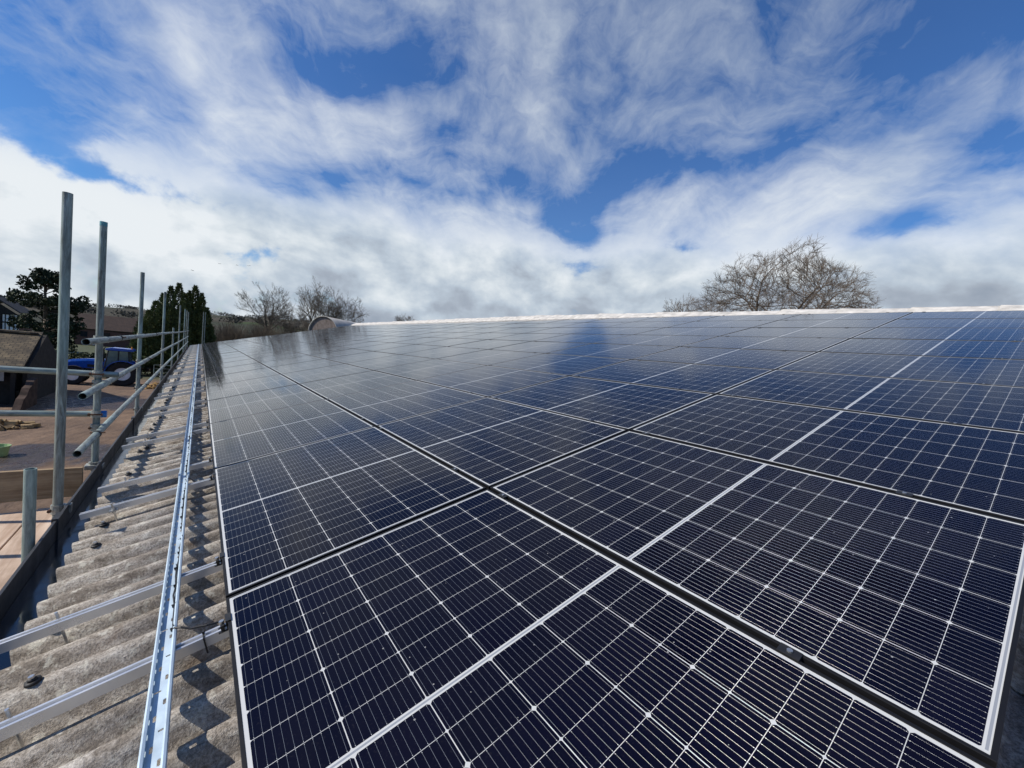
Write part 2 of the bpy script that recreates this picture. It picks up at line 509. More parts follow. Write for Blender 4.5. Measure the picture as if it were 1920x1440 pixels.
def ground_mat():
    m, N, p = mat('yard_mud')
    geo_ = N.n('ShaderNodeNewGeometry').outputs['Position']
    x, y, z = N.xyz(geo_)
    f = N.noise(geo_, .35, 9, .62, .4)
    g = N.noise(geo_, 2.6, 8, .68, .3)
    c = N.ramp(f, [(.30, (.085, .052, .034)), (.46, (.155, .098, .060)), (.62, (.235, .152, .094)), (.78, (.31, .225, .160))])
    c = N.mix(N.maprange(g, .36, .66, .38, 0), c, (.075, .050, .036))
    # wheel tracks that swing across the yard
    wv_ = N.n('ShaderNodeTexWave')
    wv_.wave_type = 'BANDS'
    N.put(wv_.inputs['Vector'], N.comb(N.m('ADD', N.m('MULTIPLY', x, .30), N.m('MULTIPLY', y, .95)), N.m('MULTIPLY', x, .2), 0.0))
    wv_.inputs['Scale'].default_value = .55
    wv_.inputs['Distortion'].default_value = 9.0
    wv_.inputs['Detail'].default_value = 4.0
    wv_.inputs['Detail Scale'].default_value = 1.6
    tr = wv_.outputs['Fac']
    c = N.mix(N.maprange(tr, .6, .95, 0, .16), c, (.10, .068, .050))
    # puddled strips across the yard, with bands of shade put into their dark colour
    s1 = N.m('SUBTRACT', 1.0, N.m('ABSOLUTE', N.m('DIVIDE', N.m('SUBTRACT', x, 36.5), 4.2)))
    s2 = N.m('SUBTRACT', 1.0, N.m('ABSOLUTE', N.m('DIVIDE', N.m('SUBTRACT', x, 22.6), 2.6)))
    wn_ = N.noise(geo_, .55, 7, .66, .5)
    wet_shade = N.m('ADD', N.m('MAXIMUM', s1, s2), N.m('MULTIPLY', N.m('SUBTRACT', wn_, .5), 2.6))
    wet_shade = N.m('MULTIPLY', N.maprange(wet_shade, .15, .55, 0, 1, True), N.m('GREATER_THAN', x, 12.0))
    wet_shade = N.m('MULTIPLY', wet_shade, N.m('LESS_THAN', x, 44.0))
    c = N.mix(N.m('MULTIPLY', wet_shade, N.maprange(g, .40, .60, .95, .55)), c, (.022, .019, .020))
    far = N.maprange(N.m('ADD', x, N.m('MULTIPLY', g, 4.0)), 52.0, 58.0, 0, 1, True)
    gr = N.ramp(N.noise(geo_, .9, 7, .65), [(.3, (.030, .038, .014)), (.7, (.075, .088, .030))])
    c = N.mix(far, c, gr)
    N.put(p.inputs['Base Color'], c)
    ww = N.m('MULTIPLY', wet_shade, N.maprange(g, .42, .58, .35, 1))
    N.put(p.inputs['Roughness'], N.mixf(ww, .92, .22))
    h = N.m('ADD', g, N.m('MULTIPLY', tr, .15))
    N.put(p.inputs['Normal'], N.bump(h, .8, .10))
    return m


def hill_mat():
    m, N, p = mat('hill_fields')
    geo_ = N.n('ShaderNodeNewGeometry').outputs['Position']
    vo = N.n('ShaderNodeTexVoronoi')
    N.put(vo.inputs['Vector'], N.vm('ADD', geo_, N.vm('MULTIPLY', N.noisec(geo_, .012, 3), (60, 60, 0))))
    vo.inputs['Scale'].default_value = .0075
    fc = N.xyz(vo.outputs['Color'])[0]
    c = N.ramp(fc, [(0, (.048, .056, .036)), (.3, (.064, .060, .044)), (.5, (.062, .092, .038)), (.62, (.080, .072, .054)), (.8, (.044, .050, .036))], 'CONSTANT')
    hedge = N.noise(geo_, .02, 8, .7)
    c = N.mix(N.maprange(hedge, .46, .62, 0, .75), c, (.040, .041, .032))
    c = N.mix(N.maprange(N.noise(geo_, .15, 5, .7), .4, .65, 0, .45), c, (.03, .026, .02))
    N.put(p.inputs['Base Color'], c)
    p.inputs['Roughness'].default_value = 1.0
    p.inputs['Specular IOR Level'].default_value = .1
    return m


def foliage_mat(name, a, b, c3, scale=.9):
    m, N, p = mat(name)
    oc = N.n('ShaderNodeTexCoord').outputs['Object']
    f = N.noise(oc, scale, 5, .65)
    g = N.noise(oc, scale * 9, 3, .6)
    v = N.m('ADD', N.m('MULTIPLY', f, .6), N.m('MULTIPLY', g, .4))
    N.put(p.inputs['Base Color'], N.ramp(v, [(.34, a), (.5, b), (.66, c3)]))
    p.inputs['Roughness'].default_value = .75
    p.inputs['Specular IOR Level'].default_value = .2
    return m


def tile_mat(name, dark, mid, light, rows=3.3, cols=5.5):
    """rows of plain tiles laid on local x (along) / z or y (up slope): uses Object coords x and y"""
    m, N, p = mat(name)
    oc = N.n('ShaderNodeTexCoord').outputs['Object']
    x, y, z = N.xyz(oc)
    br = N.n('ShaderNodeTexBrick')
    N.put(br.inputs['Vector'], N.comb(N.m('ADD', x, N.m('MULTIPLY', N.noise(oc, 1.5, 2), .2)), N.m('ADD', y, N.m('MULTIPLY', N.noise(oc, .8, 3), .25)), 0.0))
    br.inputs['Scale'].default_value = 1.0
    br.inputs['Brick Width'].default_value = 1.0 / cols
    br.inputs['Row Height'].default_value = 1.0 / rows
    br.inputs['Mortar Size'].default_value = .012
    br.inputs['Color1'].default_value = (*mid, 1)
    br.inputs['Color2'].default_value = (*light, 1)
    br.inputs['Mortar'].default_value = (*tuple(d * .4 for d in dark), 1)
    br.inputs['Bias'].default_value = -.1
    f = N.noise(oc, 1.3, 7, .68, .5)
    c = N.mix(N.maprange(f, .35, .62, .85, 0), br.outputs['Color'], dark)
    N.put(p.inputs['Base Color'], c)
    p.inputs['Roughness'].default_value = .9
    N.put(p.inputs['Normal'], N.bump(br.outputs['Fac'], .8, .03))
    return m


def brick_mat():
    m, N, p = mat('red_brick')
    oc = N.n('ShaderNodeTexCoord').outputs['Object']
    x, y, z = N.xyz(oc)
    br = N.n('ShaderNodeTexBrick')
    N.put(br.inputs['Vector'], N.comb(N.m('ADD', x, y), z, 0.0))
    br.inputs['Brick Width'].default_value = .225
    br.inputs['Row Height'].default_value = .075
    br.inputs['Mortar Size'].default_value = .01
    br.inputs['Color1'].default_value = (.11, .040, .028, 1)
    br.inputs['Color2'].default_value = (.15, .055, .036, 1)
    br.inputs['Mortar'].default_value = (.12, .09, .075, 1)
    c = N.mix(N.maprange(N.noise(oc, .9, 6, .65), .4, .7, 0, .6), br.outputs['Color'], (.085, .045, .034))
    N.put(p.inputs['Base Color'], c)
    p.inputs['Roughness'].default_value = .9
    return m


MT = {}
MT['glass'] = glass_panel_mat()
MT['frame'] = simple('black_anodised', (.008, .008, .009), .5, .0, .2, 4, 0, .25)
MT['black'] = simple('black_plastic', (.012, .012, .013), .5, 0, .3, 20)
MT['alu'] = simple('mill_aluminium', (.64, .65, .66), .36, .62, .08, 5)
MT['galv'] = simple('zinc_tray', (.50, .61, .69), .50, .35, .14, 9)
MT['steel'] = simple('bolt_steel', (.55, .55, .54), .35, .9, .2, 60)
MT['rubber'] = simple('rubber_washer', (.02, .019, .018), .6, 0, .4, 60)
MT['cement'] = cement_mat()
MT['ridge'] = simple('ridge_cement', (.52, .50, .46), .9, 0, .30, 5.0, .5, .2, 30)
MT['gutter'] = simple('gutter_grey', (.040, .042, .044), .5, .0, .35, 5, .1)
MT['water'] = simple('gutter_water', (.020, .024, .030), .10, 0, .4, 4, .06, .6, 6)
MT['tube'] = tube_mat()
MT['coupler'] = simple('coupler_zinc', (.36, .37, .33), .5, .5, .45, 30, .3)
MT['rust'] = simple('rusty_bolt', (.13, .065, .035), .8, .2, .5, 60)
MT['bluecap'] = simple('blue_cap', (.02, .17, .50), .45, 0, .15, 30)
MT['tealband'] = simple('teal_paint', (.10, .30, .34), .6, 0, .3, 40)
MT['board'] = wood_mat('scaffold_board', (.42, .29, .20), (.72, .57, .44), 0)
MT['toe'] = wood_mat('toe_board_wood', (.20, .125, .065), (.46, .34, .20), 1)
MT['mud'] = ground_mat()
MT['hill'] = hill_mat()
MT['bark'] = simple('bark', (.115, .092, .070), .95, 0, .45, 2.5)
MT['bark2'] = simple('bark_far', (.105, .090, .072), .95, 0, .4, 2.5)
MT['cedar'] = foliage_mat('dark_evergreen', (.012, .019, .011), (.032, .046, .024), (.075, .090, .046))
MT['yew'] = foliage_mat('conifer_green', (.028, .040, .017), (.082, .106, .038), (.165, .185, .068), .7)
MT['shrub'] = foliage_mat('shrub_green', (.020, .024, .010), (.050, .056, .020), (.100, .095, .040), 1.2)
MT['hedge'] = foliage_mat('hedge_brown', (.020, .015, .010), (.045, .034, .020), (.085, .066, .035), 1.2)
MT['scrub'] = simple('scrub_twigs', (.060, .047, .032), .95, 0, .5, 1.5)
MT['farwood'] = simple('far_wood', (.058, .056, .044), .95, 0, .25, .01)
MT['oldtile'] = tile_mat('old_plain_tile', (.026, .021, .014), (.095, .070, .040), (.180, .135, .075), 4.2, 3.2)
MT['browntile'] = tile_mat('brown_tile', (.030, .018, .014), (.056, .033, .025), (.080, .047, .034), 4.0, 4.0)
MT['slate'] = tile_mat('slate_tile', (.022, .023, .026), (.040, .042, .048), (.055, .058, .064), 4.0, 3.0)
MT['brick'] = brick_mat()
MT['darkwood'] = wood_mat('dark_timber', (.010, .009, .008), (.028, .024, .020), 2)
MT['white'] = simple('white_render', (.82, .82, .79), .8, 0, .10, 2)
MT['windowglass'] = simple('window_glass', (.02, .024, .028), .08, 0, .2, 2)
MT['interior'] = simple('shed_shade', (.018, .015, .012), .9, 0, .4, 2)  # near-black: the shed's shade is put into this colour
MT['tin'] = simple('weathered_tin', (.46, .44, .40), .65, .2, .22, .6, .2, .4, 3)
MT['oldboard'] = wood_mat('barn_board', (.09, .068, .058), (.30, .25, .225), 2)
MT['tracblue'] = simple('tractor_blue', (.016, .085, .38), .22, 0, .12, 3)
MT['tyre'] = simple('tyre_rubber', (.018, .016, .015), .85, 0, .4, 6, .5)
MT['rim'] = simple('rim_white', (.82, .82, .80), .5, 0, .15, 4)
MT['cabglass'] = simple('cab_glass', (.075, .125, .13), .06, 0, .2, 2)  # lighter teal puts a reflection into the glass colour
MT['darkmetal'] = simple('chassis_dark', (.025, .024, .023), .6, .3, .4, 5)
MT['amber'] = simple('amber_lens', (.65, .22, .03), .3, 0, .1, 8)
MT['lens'] = simple('lamp_lens', (.75, .76, .78), .2, 0, .1, 8)
MT['green'] = simple('green_tub', (.30, .42, .20), .5, 0, .2, 6)
MT['straw'] = simple('straw', (.36, .23, .09), .9, 0, .4, 5)
MT['pallet'] = wood_mat('pallet_wood', (.20, .13, .06), (.42, .30, .15), 1)
MT['bird'] = simple('bird_feather', (.02, .02, .022), .8)
MT['rubble'] = simple('old_rubble', (.070, .048, .038), .95, 0, .55, 2.2, .5, .2, 8)
MT['wall'] = simple('block_wall', (.30, .28, .25), .9, 0, .2, 1.5)


# ------------------------------------------------------------------ mesh builder
class MB:
    def __init__(self):
        self.v, self.f = [], []

    def add(self, vs, fs):
        o = len(self.v)
        self.v += [tuple(p) for p in vs]
        self.f += [tuple(i + o for i in q) for q in fs]
        return self

    def box(self, a, b, M=None):
        x0, y0, z0 = a
        x1, y1, z1 = b
        vs = [(x0, y0, z0), (x1, y0, z0), (x1, y1, z0), (x0, y1, z0), (x0, y0, z1), (x1, y0, z1), (x1, y1, z1), (x0, y1, z1)]
        if M is not None:
            vs = [M @ Vector(p) for p in vs]
        return self.add(vs, [(0, 3, 2, 1), (4, 5, 6, 7), (0, 1, 5, 4), (1, 2, 6, 5), (2, 3, 7, 6), (3, 0, 4, 7)])

    def cbox(self, c, s, M=None):
        return self.box(tuple(c[i] - s[i] / 2 for i in range(3)), tuple(c[i] + s[i] / 2 for i in range(3)), M)

    def tube(self, p0, p1, r0, r1=None, n=10, caps=True, inner=0.0):
        p0, p1 = Vector(p0), Vector(p1)
        r1 = r0 if r1 is None else r1
        d = (p1 - p0).normalized()
        a = d.orthogonal().normalized()
        b = d.cross(a)
        ring = lambda p, r: [p + a * (r * math.cos(2 * math.pi * i / n)) + b * (r * math.sin(2 * math.pi * i / n)) for i in range(n)]
        if inner > 0:
            L = [ring(p0, r0), ring(p1, r1), ring(p1, r1 * inner), ring(p0, r0 * inner)]
            vs = sum(L, [])
            fs = []
            for k in range(4):
                for i in range(n):
                    j = (i + 1) % n
                    fs.append((k * n + i, k * n + j, ((k + 1) % 4) * n + j, ((k + 1) % 4) * n + i))
            return self.add(vs, fs)
        vs = ring(p0, r0) + ring(p1, r1)
        fs = [(i, (i + 1) % n, n + (i + 1) % n, n + i) for i in range(n)]
        if caps:
            fs += [tuple(range(n - 1, -1, -1)), tuple(range(n, 2 * n))]
        return self.add(vs, fs)

    def path(self, pts, r, n=6):
        for a, b in zip(pts[:-1], pts[1:]):
            self.tube(a, b, r, r, n, False)
        return self

    def prism(self, poly, axis, a, b):
        """poly in the other two axes (in cyclic order), extruded from a to b on axis"""
        n = len(poly)

        def pt(p, t):
            if axis == 0:
                return (t, p[0], p[1])
            if axis == 1:
                return (p[0], t, p[1])
            return (p[0], p[1], t)
        vs = [pt(p, a) for p in poly] + [pt(p, b) for p in poly]
        fs = [(i, (i + 1) % n, n + (i + 1) % n, n + i) for i in range(n)]
        fs += [tuple(range(n - 1, -1, -1)), tuple(range(n, 2 * n))]
        return self.add(vs, fs)

    def build(self, name, m, parent=None, smooth=False, loc=None, M=None, bevel=0.0, kind=None, fixn=True):
        me = bpy.data.meshes.new(name)
        me.from_pydata(self.v, [], self.f)
        me.validate()
        if fixn:
            bm = bmesh.new()
            bm.from_mesh(me)
            bmesh.ops.recalc_face_normals(bm, faces=bm.faces)
            bm.to_mesh(me)
            bm.free()
        if smooth:
            me.polygons.foreach_set('use_smooth', [True] * len(me.polygons))
        me.materials.append(MT[m] if isinstance(m, str) else m)
        o = bpy.data.objects.new(name, me)
        col.objects.link(o)
        if parent is not None:
            o.parent = parent
        if loc is not None:
            o.location = loc
        if M is not None:
            o.matrix_world = M
        if bevel:
            bv = o.modifiers.new('bevel', 'BEVEL')
            bv.width = bevel
            bv.segments = 2
            bv.limit_method = 'ANGLE'
        if kind:
            o['kind'] = kind
        return o


def tag(o, label=None, cat=None, group=None):
    if label:
        o['label'] = label
    if cat:
        o['category'] = cat
    if group:
        o['group'] = group
    return o


def empty(name, label, cat, loc=(0, 0, 0), rz=0.0, group=None, M=None):
    o = bpy.data.objects.new(name, None)
    col.objects.link(o)
    o.empty_display_size = .1
    if M is not None:
        o.matrix_world = M
    else:
        o.location = loc
        o.rotation_euler = (0, 0, rz)
    return tag(o, label, cat, group)


def dup(root, M, label):
    r = root.copy()
    col.objects.link(r)
    r.matrix_world = M
    if label:
        r['label'] = label
    for ch in list(root.children):
        c = ch.copy()
        col.objects.link(c)
        c.parent = r
        for g in ch.children:
            d = g.copy()
            col.objects.link(d)
            d.parent = c
    return r


ORD = ['first', 'second', 'third', 'fourth', 'fifth', 'sixth', 'seventh', 'eighth', 'ninth', 'tenth', 'eleventh', 'twelfth',
       'thirteenth', 'fourteenth', 'fifteenth', 'sixteenth', 'seventeenth', 'eighteenth', 'nineteenth', 'twentieth']
TENS = {20: 'twenty', 30: 'thirty', 40: 'forty'}


def ordw(i):
    """1-based ordinal word"""
    if i <= 20:
        return ORD[i - 1]
    t, r = i // 10 * 10, i % 10
    return {30: 'thirtieth', 40: 'fortieth'}[t] if r == 0 else TENS[t] + '-' + ORD[r - 1]


# ------------------------------------------------------------------ roof frame: x along the eave, y down slope, z off the roof
PITCH = R(13.7)
RC, RS = math.cos(PITCH), math.sin(PITCH)
ROT = Matrix(((1, 0, 0, 0), (0, RC, RS, 0), (0, -RS, RC, 0), (0, 0, 0, 1)))


def RW(u, v, n):
    return Vector((u, -v * RC + n * RS, v * RS + n * RC))


def warp(u, v):
    """the old roof lifts a little towards its far upper corner"""
    u = min(max(u, 0), 14)
    return (.05 * (1 - math.exp(-u / 4)) + .0035 * u) * (max(v, 0) / 10.4) ** 2


def RM(u, v, n, extra=None):
    M = Matrix.Translation(RW(u, v, n + warp(u, v))) @ ROT
    return M @ extra if extra is not None else M


CP = 0.1505          # corrugation pitch
CREST, DEPTH = -0.105, 0.072
U0 = 1.262
EAVE_V = -0.645
ROOF_U0, ROOF_U1 = -2.6, 36.75
RIDGE_V = 10.90
GZ = -4.30


def corr(u):
    w = math.cos(2 * math.pi * (u - U0) / CP)
    return CREST - DEPTH / 2 * (1 - math.tanh(1.5 * w) / math.tanh(1.5))


# ------------------------------------------------------------------ ground and hills
def terrain_h(a, r):
    """height of the far land at azimuth a (deg) and range r"""
    pts = [(-180, 30), (-110, 40), (-40, 58), (-10, 52), (-4, 47), (-1, 44), (4, 38), (9, 30), (14, 29), (40, 30), (180, 30)]
    for (a0, h0), (a1, h1) in zip(pts[:-1], pts[1:]):
        if a0 <= a <= a1:
            H = h0 + (h1 - h0) * (a - a0) / (a1 - a0)
            break
    t = min(max((r - 130) / 1200, 0), 1)
    s = t * t * (3 - 2 * t)
    roll = 3.0 * math.sin(a * .35 + r * .004) + 2.0 * math.sin(a * .9 - r * .009)
    return GZ - 0.02 + s * H + min(max((r - 250) / 400, 0), 1) * roll * .6


g = MB()
n = 48
rr = [0, 10, 20, 30, 40, 55, 75, 100, 135, 170]
g.v.append((0, 0, GZ))
rn = random.Random(3)
for r in rr[1:]:
    for i in range(n):
        a = 2 * math.pi * i / n
        g.v.append((r * math.cos(a), r * math.sin(a), GZ + (0 if r < 60 else rn.uniform(-.1, .1))))
for i in range(n):
    g.f.append((0, 1 + i, 1 + (i + 1) % n))
for k in range(len(rr) - 2):
    for i in range(n):
        j = (i + 1) % n
        g.f.append((1 + k * n + i, 1 + (k + 1) * n + i, 1 + (k + 1) * n + j, 1 + k * n + j))
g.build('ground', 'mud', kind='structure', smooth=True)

h = MB()
rs = [150 * 1.13 ** k for k in range(28)]
na = 180
for r in rs:
    for i in range(na):
        a = -180 + 360 * i / na
        z = terrain_h(a, r) - (0.25 if r < 170 else 0)
        h.v.append((r * math.cos(R(a)), r * math.sin(R(a)), z))
for k in range(len(rs) - 1):
    for i in range(na):
        j = (i + 1) % na
        h.f.append((k * na + i, (k + 1) * na + i, (k + 1) * na + j, k * na + j))
h.build('hills', 'hill', kind='structure', smooth=True)


# ------------------------------------------------------------------ the barn the panels are mounted on
barn = empty('farm_barn', 'long farm barn with grey corrugated roof, pale ridge and dark gutter under the solar panels', 'barn',
             (ROOF_U0, 0, GZ))
BI = Matrix.Translation((-ROOF_U0, 0, -GZ))


def bpart(mb, name, m, smooth=False, M=None, **kw):
    o = mb.build(name, m, smooth=smooth, **kw)
    o.parent = barn
    o.matrix_parent_inverse = Matrix.Translation((ROOF_U0, 0, GZ)).inverted()
    if M is not None:
        o.matrix_basis = M
    return o


# sheets: 7 corrugations each, one laps the next; rows of sheets lap up the slope
rf = MB()
SEG = 12
rn = random.Random(11)
NSH = int((ROOF_U1 - ROOF_U0) / (7 * CP)) + 1
vrows = [(EAVE_V, 1.75), (1.60, 3.95), (3.80, 6.15), (6.0, 8.35), (8.2, RIDGE_V)]
for k in range(NSH):
    ua = ROOF_U0 + k * 7 * CP
    ub = min(ua + 7 * CP + CP * .45, ROOF_U1)
    if ub - ua < .1:
        continue
    nn = max(2, int((ub - ua) / CP * SEG))
    for q, (va, vb) in enumerate(vrows):
        va += rn.uniform(-.012, .012)
        nv = 6 if q == 0 else 2
        lift = .007 * q
        o = len(rf.v)
        for j in range(nv + 1):
            v = va + (vb - va) * j / nv
            lap = .010 * (1 - j / nv) if q else 0
            for i in range(nn + 1):
                u = ua + (ub - ua) * i / nn
                t = (u - ua) / (ub - ua)
                # corrugation slightly flattened on the crest like an old sheet
                nh = corr(u) + .009 * (1 - t) * (1 if k else 0) + lap + rn.uniform(-.0007, .0007)
                rf.v.append((u, -v, nh))
        for j in range(nv):
            for i in range(nn):
                a = o + j * (nn + 1) + i
                rf.f.append((a, a + nn + 1, a + nn + 2, a + 1))
roof = bpart(rf, 'corrugated_roof', 'cement', True, ROT, fixn=False)
sm = roof.modifiers.new('thickness', 'SOLIDIFY')
sm.thickness = .0075
sm.offset = -1

# ridge capping pieces, slightly uneven, lifted along the roof as in the old building
RIDGE_N = [(-3, .0), (.5, .012), (2.7, .052), (5.9, .102), (12.6, .195), (22, .200), (37, .195)]


def ridge_n(u):
    for (a, x), (b, y) in zip(RIDGE_N[:-1], RIDGE_N[1:]):
        if a <= u <= b:
            return x + (y - x) * (u - a) / (b - a)
    return .2


u = ROOF_U0
rn = random.Random(5)
while u < ROOF_U1 - .2:
    L = 1.16
    mb = MB()
    ub = min(u + L, ROOF_U1 + .05)
    prof = []
    for (v, dn) in [(10.435, -.15), (10.44, -.115), (10.55, -.080), (10.70, -.048), (10.85, -.014), (10.92, -.002), (10.98, 0), (11.04, -.006), (11.09, -.03)]:
        prof.append((v, dn))
    nx = 7
    j1 = rn.uniform(-.008, .008)
    nv_ = len(prof) + 2
    for i in range(nx + 1):
        uu = u + (ub - u) * i / nx
        lift = .016 * (i / nx) ** 3 + j1 + .006 * math.sin(uu * 2.1)
        for (v, dn) in prof:
            P = RW(uu, v, ridge_n(uu) + dn + lift)
            mb.v.append(tuple(P))
        top = RW(uu, 11.09, ridge_n(uu) - .03 + lift)
        mb.v.append((top.x, top.y - .16, top.z - .10))
        mb.v.append((top.x, top.y - .40, top.z - .30))
    for i in range(nx):
        for j in range(nv_ - 1):
            a = i * nv_ + j
            mb.f.append((a, a + 1, a + nv_ + 1, a + nv_))
    o = bpart(mb, 'ridge_cap', 'ridge', True)
    s = o.modifiers.new('thickness', 'SOLIDIFY')
    s.thickness = .018
    s.offset = 0
    u += L - .06

# far slope, walls
apex = RW(0, 10.95, -.13)
mb = MB()
SEG2 = 6
nn = int((ROOF_U1 - ROOF_U0) / CP * SEG2)
for j in range(2):
    for i in range(nn + 1):
        uu = ROOF_U0 + (ROOF_U1 - ROOF_U0) * i / nn
        mb.v.append((uu, apex.y - .12 - j * 10.4, apex.z + corr(uu) - CREST - .03 - j * 10.4 * math.tan(PITCH)))
for i in range(nn):
    mb.f.append((i, i + 1, nn + 2 + i, nn + 1 + i))
o = bpart(mb, 'far_roof_slope', 'cement', True, fixn=False)
s = o.modifiers.new('thickness', 'SOLIDIFY')
s.thickness = .0075
yf = apex.y - 10.3
zf = apex.z - .25 - 10.2 * math.tan(PITCH)
mb = MB().box((ROOF_U0 + .15, .36, GZ - .2), (ROOF_U1 - .15, .50, -.33))
bpart(mb, 'eave_wall', 'wall')
mb = MB().box((ROOF_U0 + .15, yf, GZ - .2), (ROOF_U1 - .15, yf + .14, zf))
bpart(mb, 'rear_wall', 'wall')
gp = [(.35, GZ - .2), (.35, -.36), (apex.y, apex.z - .16), (yf + .15, zf - .02), (yf + .15, GZ - .2)]
for x0 in (ROOF_U0 + .16, ROOF_U1 - .30):
    bpart(MB().prism(gp, 0, x0, x0 + .14), 'gable_wall', 'wall')

# gutter: box section with standing water
GU0, GU1 = ROOF_U0, ROOF_U1 + .05
gy0, gy1, gzt, gzb, th = .555, .732, -.250, -.385, .006
mb = MB()
poly = [(gy0, gzt - .09), (gy0, gzb), (gy1, gzb), (gy1, gzt), (gy1 + .012, gzt), (gy1 + .012, gzb - th), (gy0 - th, gzb - th), (gy0 - th, gzt - .09)]
mb.prism(poly, 0, GU0, GU1)
bpart(mb, 'gutter', 'gutter')
bpart(MB().box((GU0 + .01, gy0 + .002, gzb + .012), (GU1 - .01, gy1 - .002, gzb + .020)), 'gutter_water', 'water')
for uu in (3.52, 7.05, 10.9, 14.8, 18.7, 22.6, 26.5, 30.4, 34.2):
    mb = MB()
    mb.prism([(gy1 - .008, gzb + .02), (gy1 - .008, gzt + .010), (gy1 + .022, gzt + .010), (gy1 + .022, gzb - .014), (gy0, gzb - .014), (gy0, gzb - .007), (gy1 + .013, gzb - .007), (gy1 + .013, gzt + .003), (gy1 - .001, gzt + .003), (gy1 - .001, gzb + .02)], 0, uu - .06, uu + .06)
    bpart(mb, 'gutter_joint', 'gutter')

# roof bolts with cup washers on every third crest or so
bolt_m = MB().tube((0, 0, -.004), (0, 0, .004), .021, .019, 14).tube((0, 0, .004), (0, 0, .012), .0125, .009, 12)
boltb = None
k0 = int((ROOF_U0 - U0) / CP)
ci = 0
for k in range(k0 + 1, int((24 - U0) / CP)):
    uu = U0 + k * CP
    if (k % 7) in (4, 6) or (k % 7) == 1 and k % 2:
        v = -.530 + .012 * math.sin(k * 3.7)
        M = RM(uu, v, corr(uu) + .011)
        o = boltb.copy() if boltb else None
        if o is None:
            o = bpart(bolt_m, 'roof_bolt', 'rubber', True)
            hd = MB().tube((0, 0, .010), (0, 0, .019), .0085, .0080, 6).build('bolt_head', 'steel', o)
            boltb = o
        else:
            col.objects.link(o)
            c = boltb.children[0].copy()
            col.objects.link(c)
            c.parent = o
        o.matrix_basis = M
        ci += 1
        if ci > 60:
            break

# ------------------------------------------------------------------ solar panels
PU, PV = 1.735, 1.154
NC, NR = 21, 9
PL, PW, PT, LIP = 1.723, 1.138, .030, .0098
fm = MB()


def ring(mb, x0, y0, x1, y1, w, z0, z1):
    """rectangular ring with outer rect and width w, between z0 and z1"""
    vs = []
    for z in (z0, z1):
        vs += [(x0, y0, z), (x1, y0, z), (x1, y1, z), (x0, y1, z), (x0 + w, y0 + w, z), (x1 - w, y0 + w, z), (x1 - w, y1 - w, z), (x0 + w, y1 - w, z)]
    fs = []
    for i in range(4):
        j = (i + 1) % 4
        fs += [(8 + i, 8 + j, 12 + j, 12 + i), (i, j, 8 + j, 8 + i), (4 + i, 4 + j, 12 + j, 12 + i), (i, j, 4 + j, 4 + i)]
    return mb.add(vs, fs)


ring(fm, 0, -PW, PL, 0, LIP, -PT, 0)
frame0 = fm.build('panel_frame', 'frame', bevel=.0012)
lam0 = MB().add([(LIP, -PW + LIP, -.0018), (PL - LIP, -PW + LIP, -.0018), (PL - LIP, -LIP, -.0018), (LIP, -LIP, -.0018)], [(0, 1, 2, 3)])
lam0.box((LIP + .0005, -PW + LIP + .0005, -.008), (PL - LIP - .0005, -LIP - .0005, -.0022))
lam0 = lam0.build('glass_laminate', 'glass')
rn = random.Random(21)
proto = None
for r in range(NR):
    for c in range(NC):
        tilt = Matrix.Rotation(R(rn.gauss(0, .05)), 4, 'X') @ Matrix.Rotation(R(rn.gauss(0, .035)), 4, 'Y')
        u0_, v0_ = c * PU + .006, r * PV + .004
        dnu = (warp(u0_ + PL, v0_ + PW / 2) - warp(u0_, v0_ + PW / 2)) / PL
        dnv = (warp(u0_ + PL / 2, v0_ + PW) - warp(u0_ + PL / 2, v0_)) / PW
        dip = .008 if r == 0 else 0
        dnv += dip / PW
        M = RM(u0_, v0_, rn.uniform(-.0006, .0006) - dip, Matrix.Rotation(-dnv, 4, 'X') @ Matrix.Rotation(-dnu, 4, 'Y') @ tilt)
        row = 'bottom row beside the gutter' if r == 0 else ('top row under the ridge' if r == NR - 1 else ordw(r + 1) + ' row up from the gutter')
        lab = 'dark solar panel in the %s, %s from the near end' % (row, ordw(c + 1) if c < NC - 1 else 'farthest')
        if proto is None:
            proto = empty('solar_module', lab, 'solar panel', M=M, group='solar panels laid in rows over the barn roof')
            frame0.parent = proto
            lam0.parent = proto
        else:
            dup(proto, M, lab)

# ------------------------------------------------------------------ mounting rails under the panels
rail_u = []
seen_u = [.350, 1.600, 2.085, 3.340, 3.820, 5.130, 5.470]
for c in range(NC):
    rail_u += [c * PU + .350, c * PU + 1.600]
for i, x in enumerate(seen_u):
    rail_u[i] = x
rail_u = [x for x in rail_u if x < 36.5]
RT, RB, RWD = -.032, -.066, .016
rp = [(-RWD, RB), (RWD, RB), (RWD, RT), (.0075, RT), (.0075, RT - .010), (-.0075, RT - .010), (-.0075, RT), (-RWD, RT)]
rn = random.Random(4)


def rail_mesh(v0):
    mb = MB()
    mb.prism(rp, 1, -10.40, -v0)
    return mb


